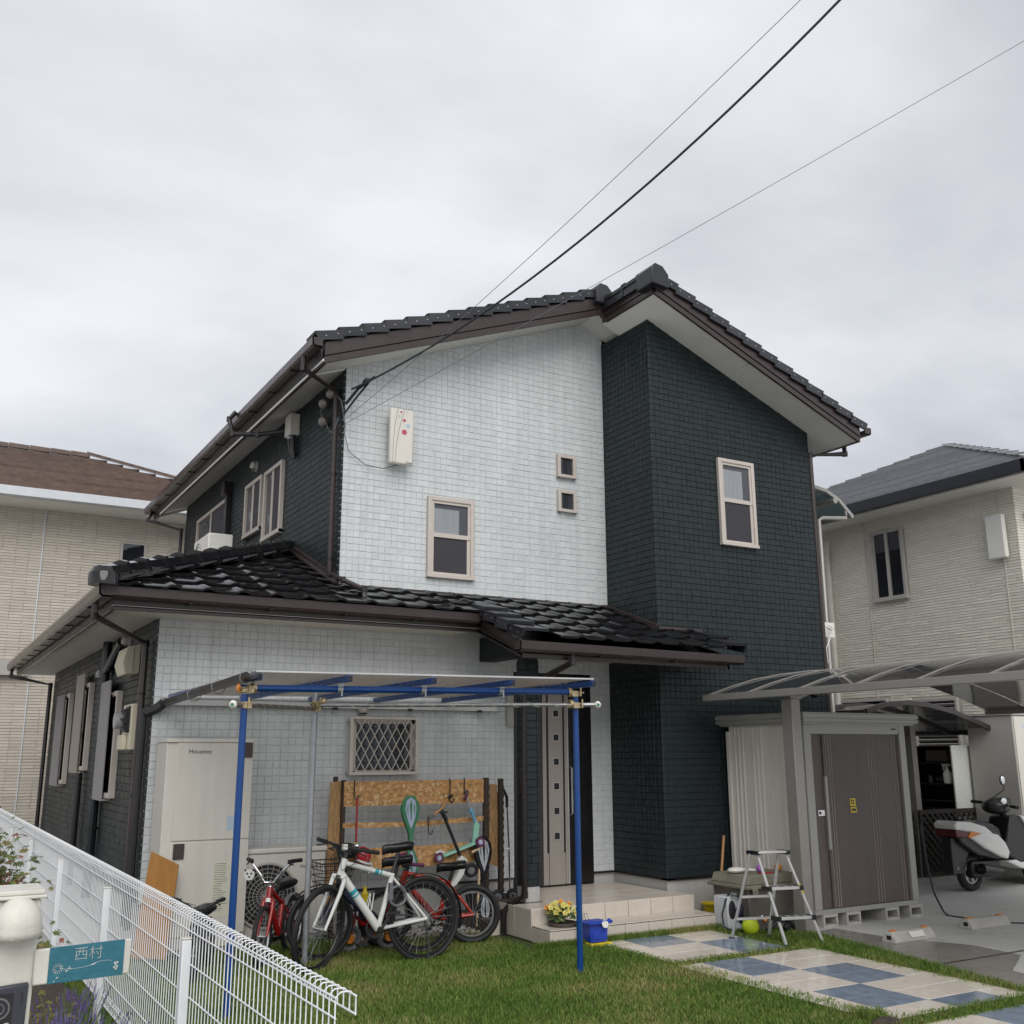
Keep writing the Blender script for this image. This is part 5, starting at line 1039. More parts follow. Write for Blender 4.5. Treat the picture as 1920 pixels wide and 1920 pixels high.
# step ladder
t = thing('step_ladder', 'aluminium three step ladder with dark green caps in front of the shed', 'ladder', (7.0, 7.2, 0))
A = dict(fl=(6.86, 7.03, 0), fr=(7.22, 6.94, 0), bl=(6.72, 7.58, 0), br=(7.07, 7.47, 0)); T = dict(fl=(6.80, 7.27, .76), fr=(7.08, 7.20, .76), bl=(6.78, 7.34, .76), br=(7.06, 7.27, .76))
for k in A: m = MB('alu'); m.beam(A[k], T[k], .028, .018); m.m('dark_green_pipe'); m.obox(V(A[k])+V(0, 0, .012), (.045, .035, .025)); m.build('leg', t, bevel=.003)
for f_ in (.30, .62):
    a, b = V(A['fl']).lerp(V(T['fl']), f_), V(A['fr']).lerp(V(T['fr']), f_); m = MB('alu'); m.beam(a+V(0, .03, 0), b+V(0, .03, 0), .09, .025); m.m('dark_green_pipe'); [m.obox(p+V(0, .02, 0), (.035, .10, .04)) for p in (a, b)]; [m.obox(a.lerp(b, q_)+V(0, .03, .013), (.03, .05, .003)) for q_ in (.25, .5, .75)]; m.build('step', t, bevel=.003)
    a, b = V(A['bl']).lerp(V(T['bl']), f_*.8), V(A['br']).lerp(V(T['br']), f_*.8); m = MB('alu'); m.beam(a, b, .03, .02); m.build('brace', t)
m = MB('alu'); m.beam((6.79, 7.30, .775), (7.08, 7.23, .775), .13, .02); m.m('dark_green_pipe'); m.obox((6.79, 7.31, .77), (.04, .15, .035)); m.obox((7.08, 7.23, .77), (.04, .15, .035)); m.build('top_step', t, bevel=.004)
m = MB('yellow'); a, b = V(A['fr']).lerp(V(T['fr']), .55), V(A['fr']).lerp(V(T['fr']), .66); m.beam(a+V(0, -.012, 0), b+V(0, -.012, 0), .036, .003); m.build('warning_sticker', t)

# ============================================================ shed
t = thing('garden_shed', 'metal garden shed with dark brown sliding doors and cream fluted side', 'shed', (8.65, 8.2, .14))
SX0, SX1, SY0, SY1 = 7.775, 9.27, 7.56, 8.66
for x in (7.98, 8.30, 8.86, 9.22):
    for yy_ in (7.66,):
        b = MB('block'); b.box(x-.11, yy_-.08, .0, x+.11, yy_-.06, .12); b.box(x-.11, yy_+.30, 0, x+.11, yy_+.33, .12); b.box(x-.11, yy_-.06, .09, x+.11, yy_+.30, .12); b.box(x-.11, yy_-.06, 0, x+.11, yy_+.30, .025); b.box(x-.015, yy_-.06, .025, x+.015, yy_+.3, .09)
        b = MB('block'); y_ = yy_
        b.box(x-.10, y_-.10, 0, x+.10, y_+.28, .03); b.box(x-.10, y_-.10, .095, x+.10, y_+.28, .125); b.box(x-.10, y_-.10, .03, x-.075, y_+.28, .095); b.box(x+.075, y_-.10, .03, x+.10, y_+.28, .095)
        k_ = (7.98, 8.30, 8.86, 9.22).index(x)
        tag(b.build('concrete_block', bevel=.004), ('concrete block under the shed corner beside the ladder', 'second concrete block under the shed from the ladder', 'third concrete block under the shed from the ladder', 'concrete block under the shed corner nearest the motor scooter')[k_], 'concrete block', 'concrete blocks under the shed')
m = MB('shed_frame'); m.box(SX0, SY0, .125, SX1, SY0+.05, .17); m.box(SX0, SY0+.05, .125, SX0+.04, SY1, .17); m.build('base_rail', t, bevel=.003)
for (a, b) in ((SX0, SX0+.10), (SX1-.09, SX1)): m = MB('shed_frame'); m.box(a, SY0-.005, .17, b, SY0+.06, 1.93); m.build('corner_post', t, bevel=.004)
m = MB('shed_frame'); m.box(SX0+.10, SY0, 1.84, SX1-.09, SY0+.04, 1.93); m.m('black_plastic'); m.box(SX1-.20, SY0-.004, 1.885, SX1-.13, SY0, 1.90); m.build('header', t)
m = MB('shed_side'); prof = []       # fluted side panel
y = SY0+.06; k = 0; pat = [(.12, 0), (.012, .012), (.05, 0), (.012, .012), (.05, 0), (.012, .012), (.16, 0), (.02, -.012), (.11, 0), (.012, .012), (.05, 0), (.012, .012), (.05, 0), (.012, .012), (.14, 0), (.012, .012), (.05, 0), (.012, .012), (.05, 0), (.012, .012), (.12, 0)]
pts = []
for wdt, h_ in pat:
    if y+wdt > SY1: wdt = SY1-y
    pts += [(y+.001, SX0+.012-h_), (y+wdt-.001, SX0+.012-h_)]; y += wdt
vs = [(x, yy2, .17) for yy2, x in pts]+[(x, yy2, 1.93) for yy2, x in pts]; n = len(pts)
m.add(vs, [(i, i+1, n+i+1, n+i) for i in range(n-1)]); m.build('side_panel', t, smooth=0, fix=False)
m = MB('shed_side'); m.box(SX0+.03, SY1-.02, .17, SX1, SY1, 1.93); m.box(SX1-.02, SY0+.06, .17, SX1, SY1-.02, 1.93); m.box(SX0-.01, SY1-.01, .2, SX0+.03, SY1+.03, 1.88); m.build('rear_panel', t)
mid = SX0+.10+(SX1-SX0-.19)*.5
for a, b, y_ in ((SX0+.10, mid+.02, SY0+.012), (mid-.02, SX1-.09, SY0+.026)):
    m = MB('shed_door'); m.box(a, y_, .175, b, y_+.01, 1.84); m.build('door', t)
    W_ = b-a
    for f_ in ((.30, .36, .41) if y_ < SY0+.02 else (.30, .36, .42, .86, .92)):
        q = MB('frame_beige'); q.box(a+W_*f_, y_-.0035, .18, a+W_*f_+.004, y_, 1.83); q.m('shed_door'); q.box(a+W_*f_+.004, y_-.006, .18, a+W_*f_+.018, y_, 1.83); q.build('door_rib', t)
m = MB('shed_frame'); m.box(SX0+.245, SY0-.015, .72, SX0+.275, SY0+.012, 1.42); m.m('shed_door'); m.box(SX0+.25, SY0-.004, .18, SX0+.27, SY0+.012, 1.83); m.build('door_handle', t, bevel=.003)
m = MB('chrome'); m.box(SX0+.135, SY0+.0, 1.04, SX0+.225, SY0+.012, 1.10); m.m('brown_plastic'); m.cyl((SX0+.16, SY0-.006, 1.07), (SX0+.16, SY0+.002, 1.07), .015); m.build('lock', t, bevel=.003)
m = MB('yellow'); m.box(SX0+.60, SY0+.0075, 1.125, SX0+.68, SY0+.0118, 1.20); m.box(SX0+.605, SY0+.0075, 1.06, SX0+.69, SY0+.0118, 1.115); m.m('ink'); m.torus((SX0+.64, SY0+.007, 1.165), (0, 1, 0), .018, (.005, .001), 14, 4); m.box(SX0+.615, SY0+.0072, 1.15, SX0+.62, SY0+.0076, 1.19); m.box(SX0+.618, SY0+.0072, 1.075, SX0+.68, SY0+.0076, 1.10); m.build('warning_sticker', t)
m = MB('shed_frame'); rx0, rx1, ry0, ry1 = SX0-.09, SX1+.10, SY0-.10, SY1+.10
m.box(rx0, ry0, 1.95, rx1, ry1, 2.05); m.box(rx0-.012, ry0-.012, 1.965, rx1+.012, ry1+.01, 1.985); m.box(rx0-.012, ry0-.012, 2.0, rx1+.012, ry1+.01, 2.035); m.box(rx0+.03, ry0+.03, 1.93, rx1-.03, ry1-.03, 1.95); m.build('roof', t, bevel=.004)

# ============================================================ carport
t = thing('carport', 'carport with curved smoky panels and grey metal ribs over the driveway', 'carport', (9.6, 6, 0))
arc = [(7.27, 2.235), (7.60, 2.335), (7.95, 2.425), (8.35, 2.495), (8.8, 2.55), (9.3, 2.585), (9.85, 2.575), (10.4, 2.515), (10.9, 2.425), (11.4, 2.31), (11.9, 2.164)]
CY0, CY1 = 1.6, 8.40
m = MB('carport_frame'); m.box(7.535-.06, 7.40, 0, 7.535+.06, 7.54, 2.17); m.build('post', t, bevel=.006); m = MB('carport_frame'); m.box(7.535-.06, 2.4, 0, 7.535+.06, 2.54, 2.17); m.build('post', t, bevel=.006)
for y in (7.47, 2.47):
    m = MB('carport_frame'); pr = [(7.50, 2.13), (7.9, 2.26), (8.5, 2.38), (9.3, 2.47), (9.3, 2.53), (8.5, 2.46), (7.9, 2.36), (7.50, 2.26)]; m.prism(pr, 'xz', y-.04, y+.04); m.build('cantilever_arm', t)
ys = [8.40, 7.80, 7.10, 6.42, 5.76, 5.08, 4.4, 3.7, 3.0, 2.3, 1.6]
for y in ys:
    m = MB('carport_frame')
    for i in range(len(arc)-1): m.beam((arc[i][0], y, arc[i][1]+.008), (arc[i+1][0], y, arc[i+1][1]+.008),   .014, .012, (0, 0, 1))
    m.build('rib', t, smooth=80)
for y0, y1 in zip(ys[1:], ys[:-1]):
    m = MB('carport_panel'); n = len(arc); vs = [(x, y0+.014, z) for x, z in arc]+[(x, y1-.014, z) for x, z in arc]; m.add(vs, [(i, n+i, n+i+1, i+1) for i in range(n-1)]); o = m.build('roof_panel', t, smooth=80, fix=False)
    sb = o.modifiers.new('sub', 'SUBSURF'); sb.levels = 2; sb.render_levels = 2; sb.boundary_smooth = 'PRESERVE_CORNERS'
for (x, z) in ((7.255, 2.215), (11.91, 2.15)): m = MB('carport_frame'); m.box(x-.03, CY0, z-.035, x+.03, CY1+.02, z+.035); m.build('edge_beam', t, bevel=.006)
m = MB('carport_frame'); m.box(9.27, CY0, 2.50, 9.33, CY1, 2.56); m.build('centre_beam', t)
m = MB('black_plastic'); m.ball((8.75, 8.3, 2.28), (.05, .05, .035), 14, 8); m.cyl((8.75, 8.3, 2.28), (8.75, 8.3, 2.5), .012); m.build('sensor_lamp', t)
# wheel stops
for k, (x, y, a) in enumerate(((8.06, 6.72, 2), (9.28, 6.82, -2))):
    t = thing('wheel_stop', ('concrete wheel stop nearer the ladder with white sticker', 'concrete wheel stop farther right, in front of the parked scooter')[k], 'wheel stop', (x, y, 0), 'wheel stops on the driveway', (0, 0, R_(a)))
    m = MB('block'); m.prism([(-.075, .004), (.075, .004), (.075, .03), (.03, .095), (-.03, .095), (-.075, .03)], 'yz', -.28, .28); m.build('body', t, local=True, bevel=.006)
    for i in range(3): q = MB('block'); q.beam((-.22, -.06+i*.013, .047+i*.019), (.22, -.06+i*.013, .047+i*.019), .012, .008); q.build('ridge', t, local=True)
    for s in (-.22, .22): q = MB('orange'); q.box(s-.035, -.02, .094, s+.035, .02, .105); q.build('reflector', t, local=True, bevel=.003)
    for s in (-.2815, .2815): q = MB('room_dark'); q.box(s-.001, -.03, .03, s+.001, .02, .065); q.build('end_hole', t, local=True)
    if k == 0: q = MB('white_plastic'); q.obox((.03, -.066, .062), (.20, .004, .055), Matrix.Rotation(R_(-35), 3, 'X')); q.build('sticker', t, local=True)
m = MB('cable'); m.tube([(9.6, 7.72, .9), (9.62, 7.70, .5), (9.66, 7.68, .2), (9.62, 7.55, .03), (9.55, 7.45, .012)], .010, 7); m.tube([(9.55, 7.45, .010), (9.55, 7.1, .010), (9.56, 6.9, .010), (9.9, 6.6, .01), (12, 6.3, .01)], .007, 6); tag(m.build('garden_hose'), 'thin dark cord running from the shed corner across the concrete', 'cord')
# ============================================================ motor scooter
SY = 8.57
t = thing('motor_scooter', 'white and black motor scooter parked in front of the dark lattice', 'scooter', (11.6, SY, 0))
def sc(name, m_, pts, w0, w1, bevel=.012, par=None):
    m = MB(m_); m.prism(pts, 'xz', SY-w0, SY+w1); return m.build(name, par or t, bevel=bevel)
def ww(name, cx, cz, r, y, nm='wheel'):
    m = MB('black_rubber'); m.torus((cx, y, cz), (0, 1, 0), r-.048, .05, 36, 10); W = m.build(nm, t); m = MB('alu'); m.torus((cx, y, cz), (0, 1, 0), r-.095, (.012, .03), 30, 6)
    for i in range(5): th = i*2*math.pi/5; m.beam((cx, y, cz), (cx+math.cos(th)*(r-.095), y, cz+math.sin(th)*(r-.095)), .03, .035, (0, 1, 0))
    m.m('dark_brown'); m.cyl((cx, y-.05, cz), (cx, y+.05, cz), .045); m.build('rim', W)
ww('rear', 11.47, .215, .215, SY); ww('front', 12.75, .215, .215, SY)
sc('tail_fairing', 'white_paint', [(11.07, .79), (11.14, .84), (11.40, .82), (11.66, .76), (11.87, .63), (11.64, .65), (11.40, .70), (11.10, .735)], .155, .155, .02)
sc('seat', 'black_gloss', [(11.48, .78), (11.60, .83), (11.80, .80), (11.97, .74), (12.02, .58), (11.86, .63), (11.65, .72)], .125, .125, .03)
sc('side_fairing', 'white_paint', [(11.34, .64), (11.62, .69), (11.87, .66), (12.0, .56), (12.07, .44), (12.02, .36), (11.86, .40), (11.60, .50)], .17, .165, .02)
sc('inner_body', 'black_plastic', [(11.12, .76), (11.8, .68), (12.0, .5), (11.9, .36), (11.5, .42), (11.2, .58)], .13, .13, .02)
sc('tail_light', 'reflector_red', [(11.09, .745), (11.36, .715), (11.30, .64), (11.10, .65)], .15, .15, .012); sc('turn_signal', 'reflector_amber', [(11.365, .715), (11.50, .695), (11.62, .665), (11.42, .615), (11.31, .64)], .155, .155, .01)
sc('mudguard', 'black_plastic', [(11.09, .645), (11.29, .64), (11.4, .61), (11.6, .53), (11.43, .48), (11.34, .38), (11.27, .22), (11.08, .22), (11.08, .42)], .07, .07, .01)
m = MB('white_paint'); m.torus((11.17, SY-.072, .29), (0, 1, 0), .026, .005, 3, 4, ref=(0, 0, 1)); m.build('triangle_mark', t, smooth=0); m = MB('reflector_red'); m.box(11.20, SY-.076, .575, 11.25, SY-.07, .61); m.build('reflector', t)
m = MB('dark_brown'); m.cyl((11.50, SY-.15, .27), (11.88, SY-.14, .22), .065, .05, n=14); m.m('chrome'); m.cyl((11.46, SY-.15, .27), (11.50, SY-.15, .27), .02); m.build('muffler', t); m = MB('dark_brown'); m.box(11.4, SY-.10, .16, 11.95, SY+.10, .36); m.build('engine', t, bevel=.03)
sc('leg_shield_inner', 'black_plastic', [(12.02, .52), (12.16, .86), (12.34, .87), (12.60, .60), (12.57, .50), (12.46, .34), (12.29, .31), (12.2, .34), (12.04, .40)], .15, .15, .02)
sc('front_fairing', 'white_paint', [(12.33, .88), (12.40, .86), (12.66, .60), (12.66, .50), (12.53, .33), (12.47, .335), (12.59, .50), (12.59, .59), (12.40, .79)], .18, .18, .014)
sc('floor_fairing', 'white_paint', [(11.99, .335), (12.18, .345), (12.27, .31), (12.52, .31), (12.53, .26), (12.45, .21), (12.24, .245)], .17, .17, .014)
sc('front_mudguard', 'white_paint', [(12.52, .42), (12.70, .48), (12.95, .44), (13.0, .30), (12.9, .40), (12.7, .43), (12.58, .38)], .07, .07, .01)
m = MB('black_plastic'); m.cyl((12.30, SY, .72), (12.20, SY, 1.0), .045); m.ball((12.12, SY, .98), (.20, .16, .10), 16, 10); m.obox((12.22, SY, 1.04), (.14, .20, .08)); m.build('handlebar_cowl', t)
m = MB('black_plastic'); m.tube([(12.05, SY-.33, .98), (12.12, SY-.15, 1.0), (12.15, SY, 1.01), (12.17, SY+.15, 1.02), (12.14, SY+.33, 1.03)], .014); m.m('black_rubber'); m.cyl((12.03, SY-.36, .98), (12.09, SY-.23, .99), .02); m.cyl((12.13, SY+.36, 1.03), (12.16, SY+.22, 1.02), .02); m.build('handlebar', t)
for y, c in ((-.38, (11.70, SY-.40, 1.07)), (.28, (12.33, SY+.02, 1.30))):
    m = MB('black_plastic'); m.tube([(12.12, SY+y*.5, 1.02), (c[0]+.02, c[1]+.0, c[2]-.12), (c[0], c[1], c[2]-.02)], .008); m.ball(c, (.065, .025, .045) if y < 0 else (.05, .025, .062), 18, 10); m.m('mirror'); m.ball((c[0]-.006, c[1]-.012, c[2]), (.057, .018, .038) if y < 0 else (.043, .018, .054), 18, 10); m.build('mirror', t)
m = MB('grey_plastic'); m.torus((12.4, SY-.1, .86), (.3, .2, 1), .05, .012, 16, 6); m.build('hook', t)
# ============================================================ boundary things at the right
t = thing('lattice_fence', 'low dark wooden lattice fence on a concrete kerb behind the scooter', 'fence', (11.7, 9.3, 0))
m = MB('concrete'); m.box(10.6, 9.2, 0, 15, 9.32, .09); m.build('kerb', t, bevel=.006)
for x0, x1 in ((10.7, 11.42), (11.5, 13.3)):
    for (a, b, c, d) in ((x0, x0+.05, .10, .92), (x1-.05, x1, .10, .92), (x0+.05, x1-.05, .10, .15), (x0+.05, x1-.05, .87, .92)): m = MB('lattice_wood'); m.box(a, 9.24, c, b, 9.28, d); m.build('frame_rail', t)
    n = int((x1-x0)/.11)
    for i in range(-7, n+1):
        for s in (1, -1):
            xa = x0+i*.11; p = [(xa, .15), (xa+.72, .87)] if s > 0 else [(xa+.72, .15), (xa, .87)]
            (u0, w0), (u1, w1) = p; f0, f1 = 0, 1
            lo, hi = min(u0, u1), max(u0, u1)
            fa_, fb_ = max(0, (x0+.05-u0)/(u1-u0)) if u1 > u0 else max(0, (x1-.05-u0)/(u1-u0)), min(1, (x1-.05-u0)/(u1-u0)) if u1 > u0 else min(1, (x0+.05-u0)/(u1-u0))
            if fb_-fa_ > .05: m = MB('lattice_wood'); m.beam((u0+(u1-u0)*fa_, 9.255+.008*s, w0+(w1-w0)*fa_), (u0+(u1-u0)*fb_, 9.255+.008*s, w0+(w1-w0)*fb_), .008, .032, (0, 1, 0) if 0 else (0, 0, 1)); m.build('lattice_slat', t)
t = thing('wire_fence', 'thin grey wire mesh fence at the right edge behind the scooter', 'fence', (14, 9.5, 0))
for x in (13.2, 15.0): m = MB('unit_grey'); m.cyl((x, 9.5, 0), (x, 9.5, 1.0), .022); m.build('post', t)
m = MB('grey_plastic'); [m.cyl((13.2, 9.5, .1+i*.11), (15, 9.5, .1+i*.11), .003, n=4) for i in range(9)]; [m.cyl((13.2+i*.06, 9.5, .08), (13.2+i*.06, 9.5, 1.0), .002, n=4) for i in range(31)]; m.build('wire_mesh', t)
t = thing('shelf_cabinet', 'open shelf cabinet with dark inside and white end panel by the right house', 'cabinet', (12.5, 9.6, 0))
m = MB('dark_brown'); m.box(12.75, 9.31, .75, 12.77, 9.95, 1.74); [m.box(12.33, 9.31, z, 12.76, 9.95, z+.02) for z in (.75, 1.0, 1.22, 1.50, 1.72)]; m.box(12.33, 9.93, .0, 12.76, 9.95, 1.74); m.build('shelves', t)
m = MB('white_paint'); m.box(12.30, 9.28, .0, 12.77, 9.30, 1.745); m.build('end_panel', t)
m = MB('brown_wood'); m.box(12.36, 9.42, 1.53, 12.6, 9.75, 1.68); tag(m.build('wooden_box'), 'brown wooden box on the top shelf of the dark cabinet', 'box')
t = thing('spray_bottle', 'white spray bottle on the middle shelf of the dark cabinet', 'bottle', (12.42, 9.47, 1.24))
m = MB('white_plastic'); m.lathe([(.055, 0), (.058, .13), (.03, .18), (.022, .20), (.022, .22)], (12.42, 9.47, 1.24), n=16); m.build('body', t); m = MB('white_plastic'); m.obox((12.42, 9.48, 1.485), (.04, .12, .04)); m.obox((12.42, 9.52, 1.44), (.02, .02, .06)); m.build('trigger', t)
m = MB('black_plastic'); m.ball((12.45, 9.62, 1.29), (.05, .07, .05)); m.cyl((12.42, 9.75, 1.24), (12.42, 9.75, 1.34), .04); tag(m.build('black_jar'), 'dark jars beside the spray bottle on the shelf', 'jar')
m = MB('black_plastic'); m.box(12.38, 9.36, .77, 12.6, 9.85, .92); m.m('grey_plastic'); m.ball((12.38, 9.5, .87), .04); m.ball((12.38, 9.7, .86), .035); tag(m.build('tool_bag', bevel=.02), 'black bag of tools on the lowest visible shelf', 'bag')
t = thing('outdoor_boiler_cabinet', 'large white outdoor boiler cabinet with shaded side painted grey at the right edge behind the scooter', 'boiler', (13, 8.7, 0))
m = MB('unit_grey'); m.box(12.62, 8.55, .10, 13.4, 9.24, 2.13); m.build('body', t, bevel=.012); m = MB('unit_cream'); m.box(12.64, 8.538, .12, 13.38, 8.55, 2.11); m.build('lit_front_panel', t, bevel=.004); m = MB('unit_grey'); m.box(12.6, 8.53, 2.132, 13.42, 9.26, 2.15); m.build('top_cover', t)  # greyer body and lighter front put shaded and lit faces into the colour
m = MB('print_blue'); m.box(12.80, 8.5365, 1.975, 12.86, 8.5378, 2.0); m.m('ink'); m.box(12.87, 8.5365, 1.98, 13.05, 8.5378, 1.995); m.build('maker_mark', t)
t = thing('cycle_canopy', 'small dark arched cycle canopy behind the metal shed', 'canopy', (11.8, 9.8, 0))
ca = [(10.25, 2.15), (10.6, 2.24), (11.0, 2.27), (11.4, 2.25), (11.9, 2.17), (12.35, 2.05), (12.75, 1.93)]
m = MB('canopy_panel'); n = len(ca); m.add([(x, 8.93, z) for x, z in ca]+[(x, 11.2, z) for x, z in ca], [(i, n+i, n+i+1, i+1) for i in range(n-1)]); m.build('panel', t, smooth=80, fix=False)
for y in (8.9, 9.65, 10.4, 11.2): m = MB('frame_brown'); [m.beam((*ca[i][:1], y, ca[i][1]), (ca[i+1][0], y, ca[i+1][1]), .05, .06) for i in range(n-1)]; m.build('rib', t, smooth=80)
m = MB('frame_brown'); m.cyl((12.78, 8.87, 1.92), (12.78, 11.2, 1.92), .035); m.box(10.22, 8.9, 2.1, 10.27, 11.2, 2.17); m.build('edge_beam', t); m = MB('carport_frame'); m.box(11.9, 9.6, 0, 12.0, 9.7, 2.14); m.build('post', t); m = MB('frame_brown'); m.prism([(10.5, 2.16), (11.2, 2.14), (11.95, 1.86), (11.95, 2.1), (11.0, 2.24)], 'xz', 9.62, 9.68); m.build('arm', t)
# ============================================================ right neighbour
RX, RY = 13.5, 8.72
t = thing('right_house', 'cream house with textured strip siding and dark grey roof at the right', 'house', (17, 13, 0))
m = MB('r_groove'); m.box(RX+.012, RY+.012, 0, 22, 20, 5.42); RW = m.build('wall', t)
siding(RW, 'siding_strip_field', (RX+.012, RY, 0), (0, 1, 0), (-1, 0, 0), 5.2, .3, lambda u: 5.42, 'r_strip', skip=[(1.94, 2.62, 4.04, 5.19), (2.5, 3.55, 2.02, 2.52), (1.2, 2.1, 1.75, 2.47)], cw=.11, ch=.042, d=.011, gap=.005, merge=.6, long=4, bev=.003, rough=.003)
siding(RW, 'siding_strip_field', (RX, RY+.012, 0), (1, 0, 0), (0, -1, 0), 2.6, .3, lambda u: 5.42, 'r_strip', cw=.11, ch=.042, d=.011, gap=.005, merge=.6, long=4, bev=.003, rough=.003)
m = MB('r_groove')
for y in (RY+.25, RY+2.72): m.box(RX-.012, y, .3, RX, y+.012, 5.4)
m.build('panel_joint', t)
def rwin(y0, y1, z0, z1, kind):
    q = MB('unit_grey'); P = .05; e = .045; x = RX
    q.box(x-P, y0, z0, x, y0+e, z1); q.box(x-P, y1-e, z0, x, y1, z1); q.box(x-P, y0+e, z1-e, x, y1-e, z1); q.box(x-P-.02, y0-.01, z0-.02, x, y1+.01, z0+e)
    W = q.build('window', t, bevel=.004)
    if kind == 'slide':
        ym = (y0+y1)/2; q = MB('unit_grey'); q.box(x-P*.9, ym-.025, z0+e, x, ym+.025, z1-e); q.box(x-.03, y1-e-.04, z0+e, x, y1-e, z1-e); q.box(x-.03, y0+e, z0+e, x, y0+e+.03, z1-e); q.build('sash', W, bevel=.002)
        for a, b in ((y0+e+.03, ym-.025), (ym+.025, y1-e-.04)): q = MB('glass_dark'); q.box(x-.016, a, z0+e, x-.012, b, z1-e); q.build('pane', W)
    elif kind == 'louver':
        for i in range(int((z1-z0)/.065)): q = MB('unit_grey'); q.obox((x-.025, (y0+y1)/2, z0+.06+i*.065), (.05, y1-y0-.1, .008), Matrix.Rotation(R_(35), 3, 'Y')); q.build('louver_slat', W)
        q = MB('room_dark'); q.box(x-.004, y0+e, z0+e, x, y1-e, z1-e); q.build('pane', W)
    else: q = MB('glass_dark'); q.box(x-.016, y0+e, z0+e, x-.012, y1-e, z1-e); q.build('pane', W)
rwin(RY+1.95, RY+2.61, 4.05, 5.18, 'slide'); rwin(RY+2.52, RY+3.5, 2.03, 2.50, 'dark'); rwin(RY+1.25, RY+2.05, 1.25, 2.45, 'louver')
m = MB('r_pipe'); m.cyl((RX-.05, RY+3.52, .2), (RX-.05, RY+3.52, 5.15), .05, n=12); m.cyl((RX-.05, RY+3.52, 5.0), (RX-.05, RY+3.52, 5.2), .062, n=12); m.build('conduit', t)
m = MB('white_plastic'); m.box(RX-.13, RY+.14, 4.38, RX-.04, RY+.42, 5.02); tag(m.build('flat_antenna', bevel=.015), 'plain white flat antenna on the right cream house by its corner', 'antenna')
m = MB('brown_plastic'); m.obox((RX+.25, RY-.06, 4.95), (.12, .12, .14)); m.m('unit_grey'); m.obox((RX+.25, RY-.06, 4.7), (.1, .1, .1)); m.build('wall_fitting', t)
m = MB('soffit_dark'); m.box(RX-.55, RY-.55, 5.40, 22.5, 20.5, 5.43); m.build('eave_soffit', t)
m = MB('navy_gutter'); m.box(RX-.62, RY-.62, 5.42, RX-.55, 20.5, 5.60); m.box(RX-.62, RY-.62, 5.42, 22.5, RY-.55, 5.60); m.build('fascia', t, bevel=.006)
RB = MB('grey_roof'); ex, ey, sl2, nr = RX-.62, RY-.62, .455, 20
for i in range(nr):
    d0, d1 = i*.2245, (i+1)*.2245; z0 = 5.60+d0*sl2; z1 = 5.60+d1*sl2
    RB.add([(ex+d0, ey+d0, z0+.03), (ex+d0, 17.1-d0, z0+.03), (ex+d1+.02, 17.1-d1, z1+.004), (ex+d1+.02, ey+d1, z1+.004), (ex+d0, ey+d0, z0-.01), (ex+d0, 17.1-d0, z0-.01)], [(0,1,2,3),(4,5,1,0)])
    RB.add([(ex+d0, ey+d0, z0+.03), (21.88-d0, ey+d0, z0+.03), (21.88-d1, ey+d1+.02, z1+.004), (ex+d1, ey+d1+.02, z1+.004), (ex+d0, ey+d0, z0-.01), (21.88-d0, ey+d0, z0-.01)], [(0,3,2,1),(4,0,1,5)])
RO = RB.build('roof', t, smooth=0, fix=False)
for i in range(10):
    d0 = i*.42; q = MB('grey_roof'); q.beam((ex+d0, ey+d0, 5.66+d0*sl2), (ex+d0+.45, ey+d0+.45, 5.64+(d0+.45)*sl2), .16, .03); q.build('ridge_cap', RO)
t2 = thing('wall_aerial', 'small white aerial with cable on the downpipe at the dark block corner', 'aerial', (DX1+.1, 8.8, 2.9))
m = MB('white_plastic'); m.box(DX1+.12, 8.80, 3.02, DX1+.28, 8.82, 3.20); m.tube([(DX1+.08, 8.74, 3.14), (DX1+.12, 8.70, 3.10), (DX1+.18, 8.72, 3.12), (DX1+.16, 8.78, 3.16)], .014); m.tube([(DX1+.16, 8.74, 3.08), (DX1+.10, 8.72, 2.98), (DX1+.03, 8.72, 2.88), (DX1+.06, 8.74, 2.70)], .006); m.build('plate', t2)
# ============================================================ left neighbour
LY = 20.0
t = thing('left_house', 'beige narrow brick house with brown tiled roof behind at the left', 'house', (0, 24, 0))
m = MB('l_groove'); m.box(-6, LY+.012, 0, 6.0, 28, 6.1); m.m('concrete'); m.box(-6, LY-.0, 0, 6, LY+.2, .5); LWH = m.build('wall', t)
siding(LWH, 'brick_field', (-1.5, LY+.012, 0), (1, 0, 0), (0, -1, 0), 6.2, .5, lambda u: 6.08, 'l_brick', skip=[(3.12+1.5, 3.60+1.5, 4.2, 5.58), (4.05+1.5, 4.35+1.5, 4.9, 5.55)], cw=.22, ch=.052, d=.009, gap=.009, merge=.4, long=3, bev=.002, rough=.003)
m = MB('white_gutter'); 
for x in (1.78,): m.box(x, LY-.015, .5, x+.022, LY-.002, 6.05)
m.box(-4, LY-.85, 6.06, 6.8, LY-.72, 6.22); m.build('gutter', t, bevel=.01)
m = MB('soffit'); m.box(-6, LY-.72, 6.04, 6.6, LY+.05, 6.07); m.build('eave_soffit', t)
for (x0, x1, z0, z1) in ((3.12, 3.60, 4.25, 5.58), (4.06, 4.36, 4.9, 5.5)):
    q = MB('unit_grey'); q.box(x0, LY-.03, z0, x0+.05, LY+.01, z1); q.box(x1-.05, LY-.03, z0, x1, LY+.01, z1); q.box(x0+.05, LY-.03, z1-.04, x1-.05, LY+.01, z1); q.box(x0+.05, LY-.03, z0, x1-.05, LY+.01, z0+.05); W = q.build('window', t); q = MB('glass_dark'); q.box(x0+.05, LY-.012, z0+.05, x1-.05, LY-.006, z1-.04); q.build('pane', W)
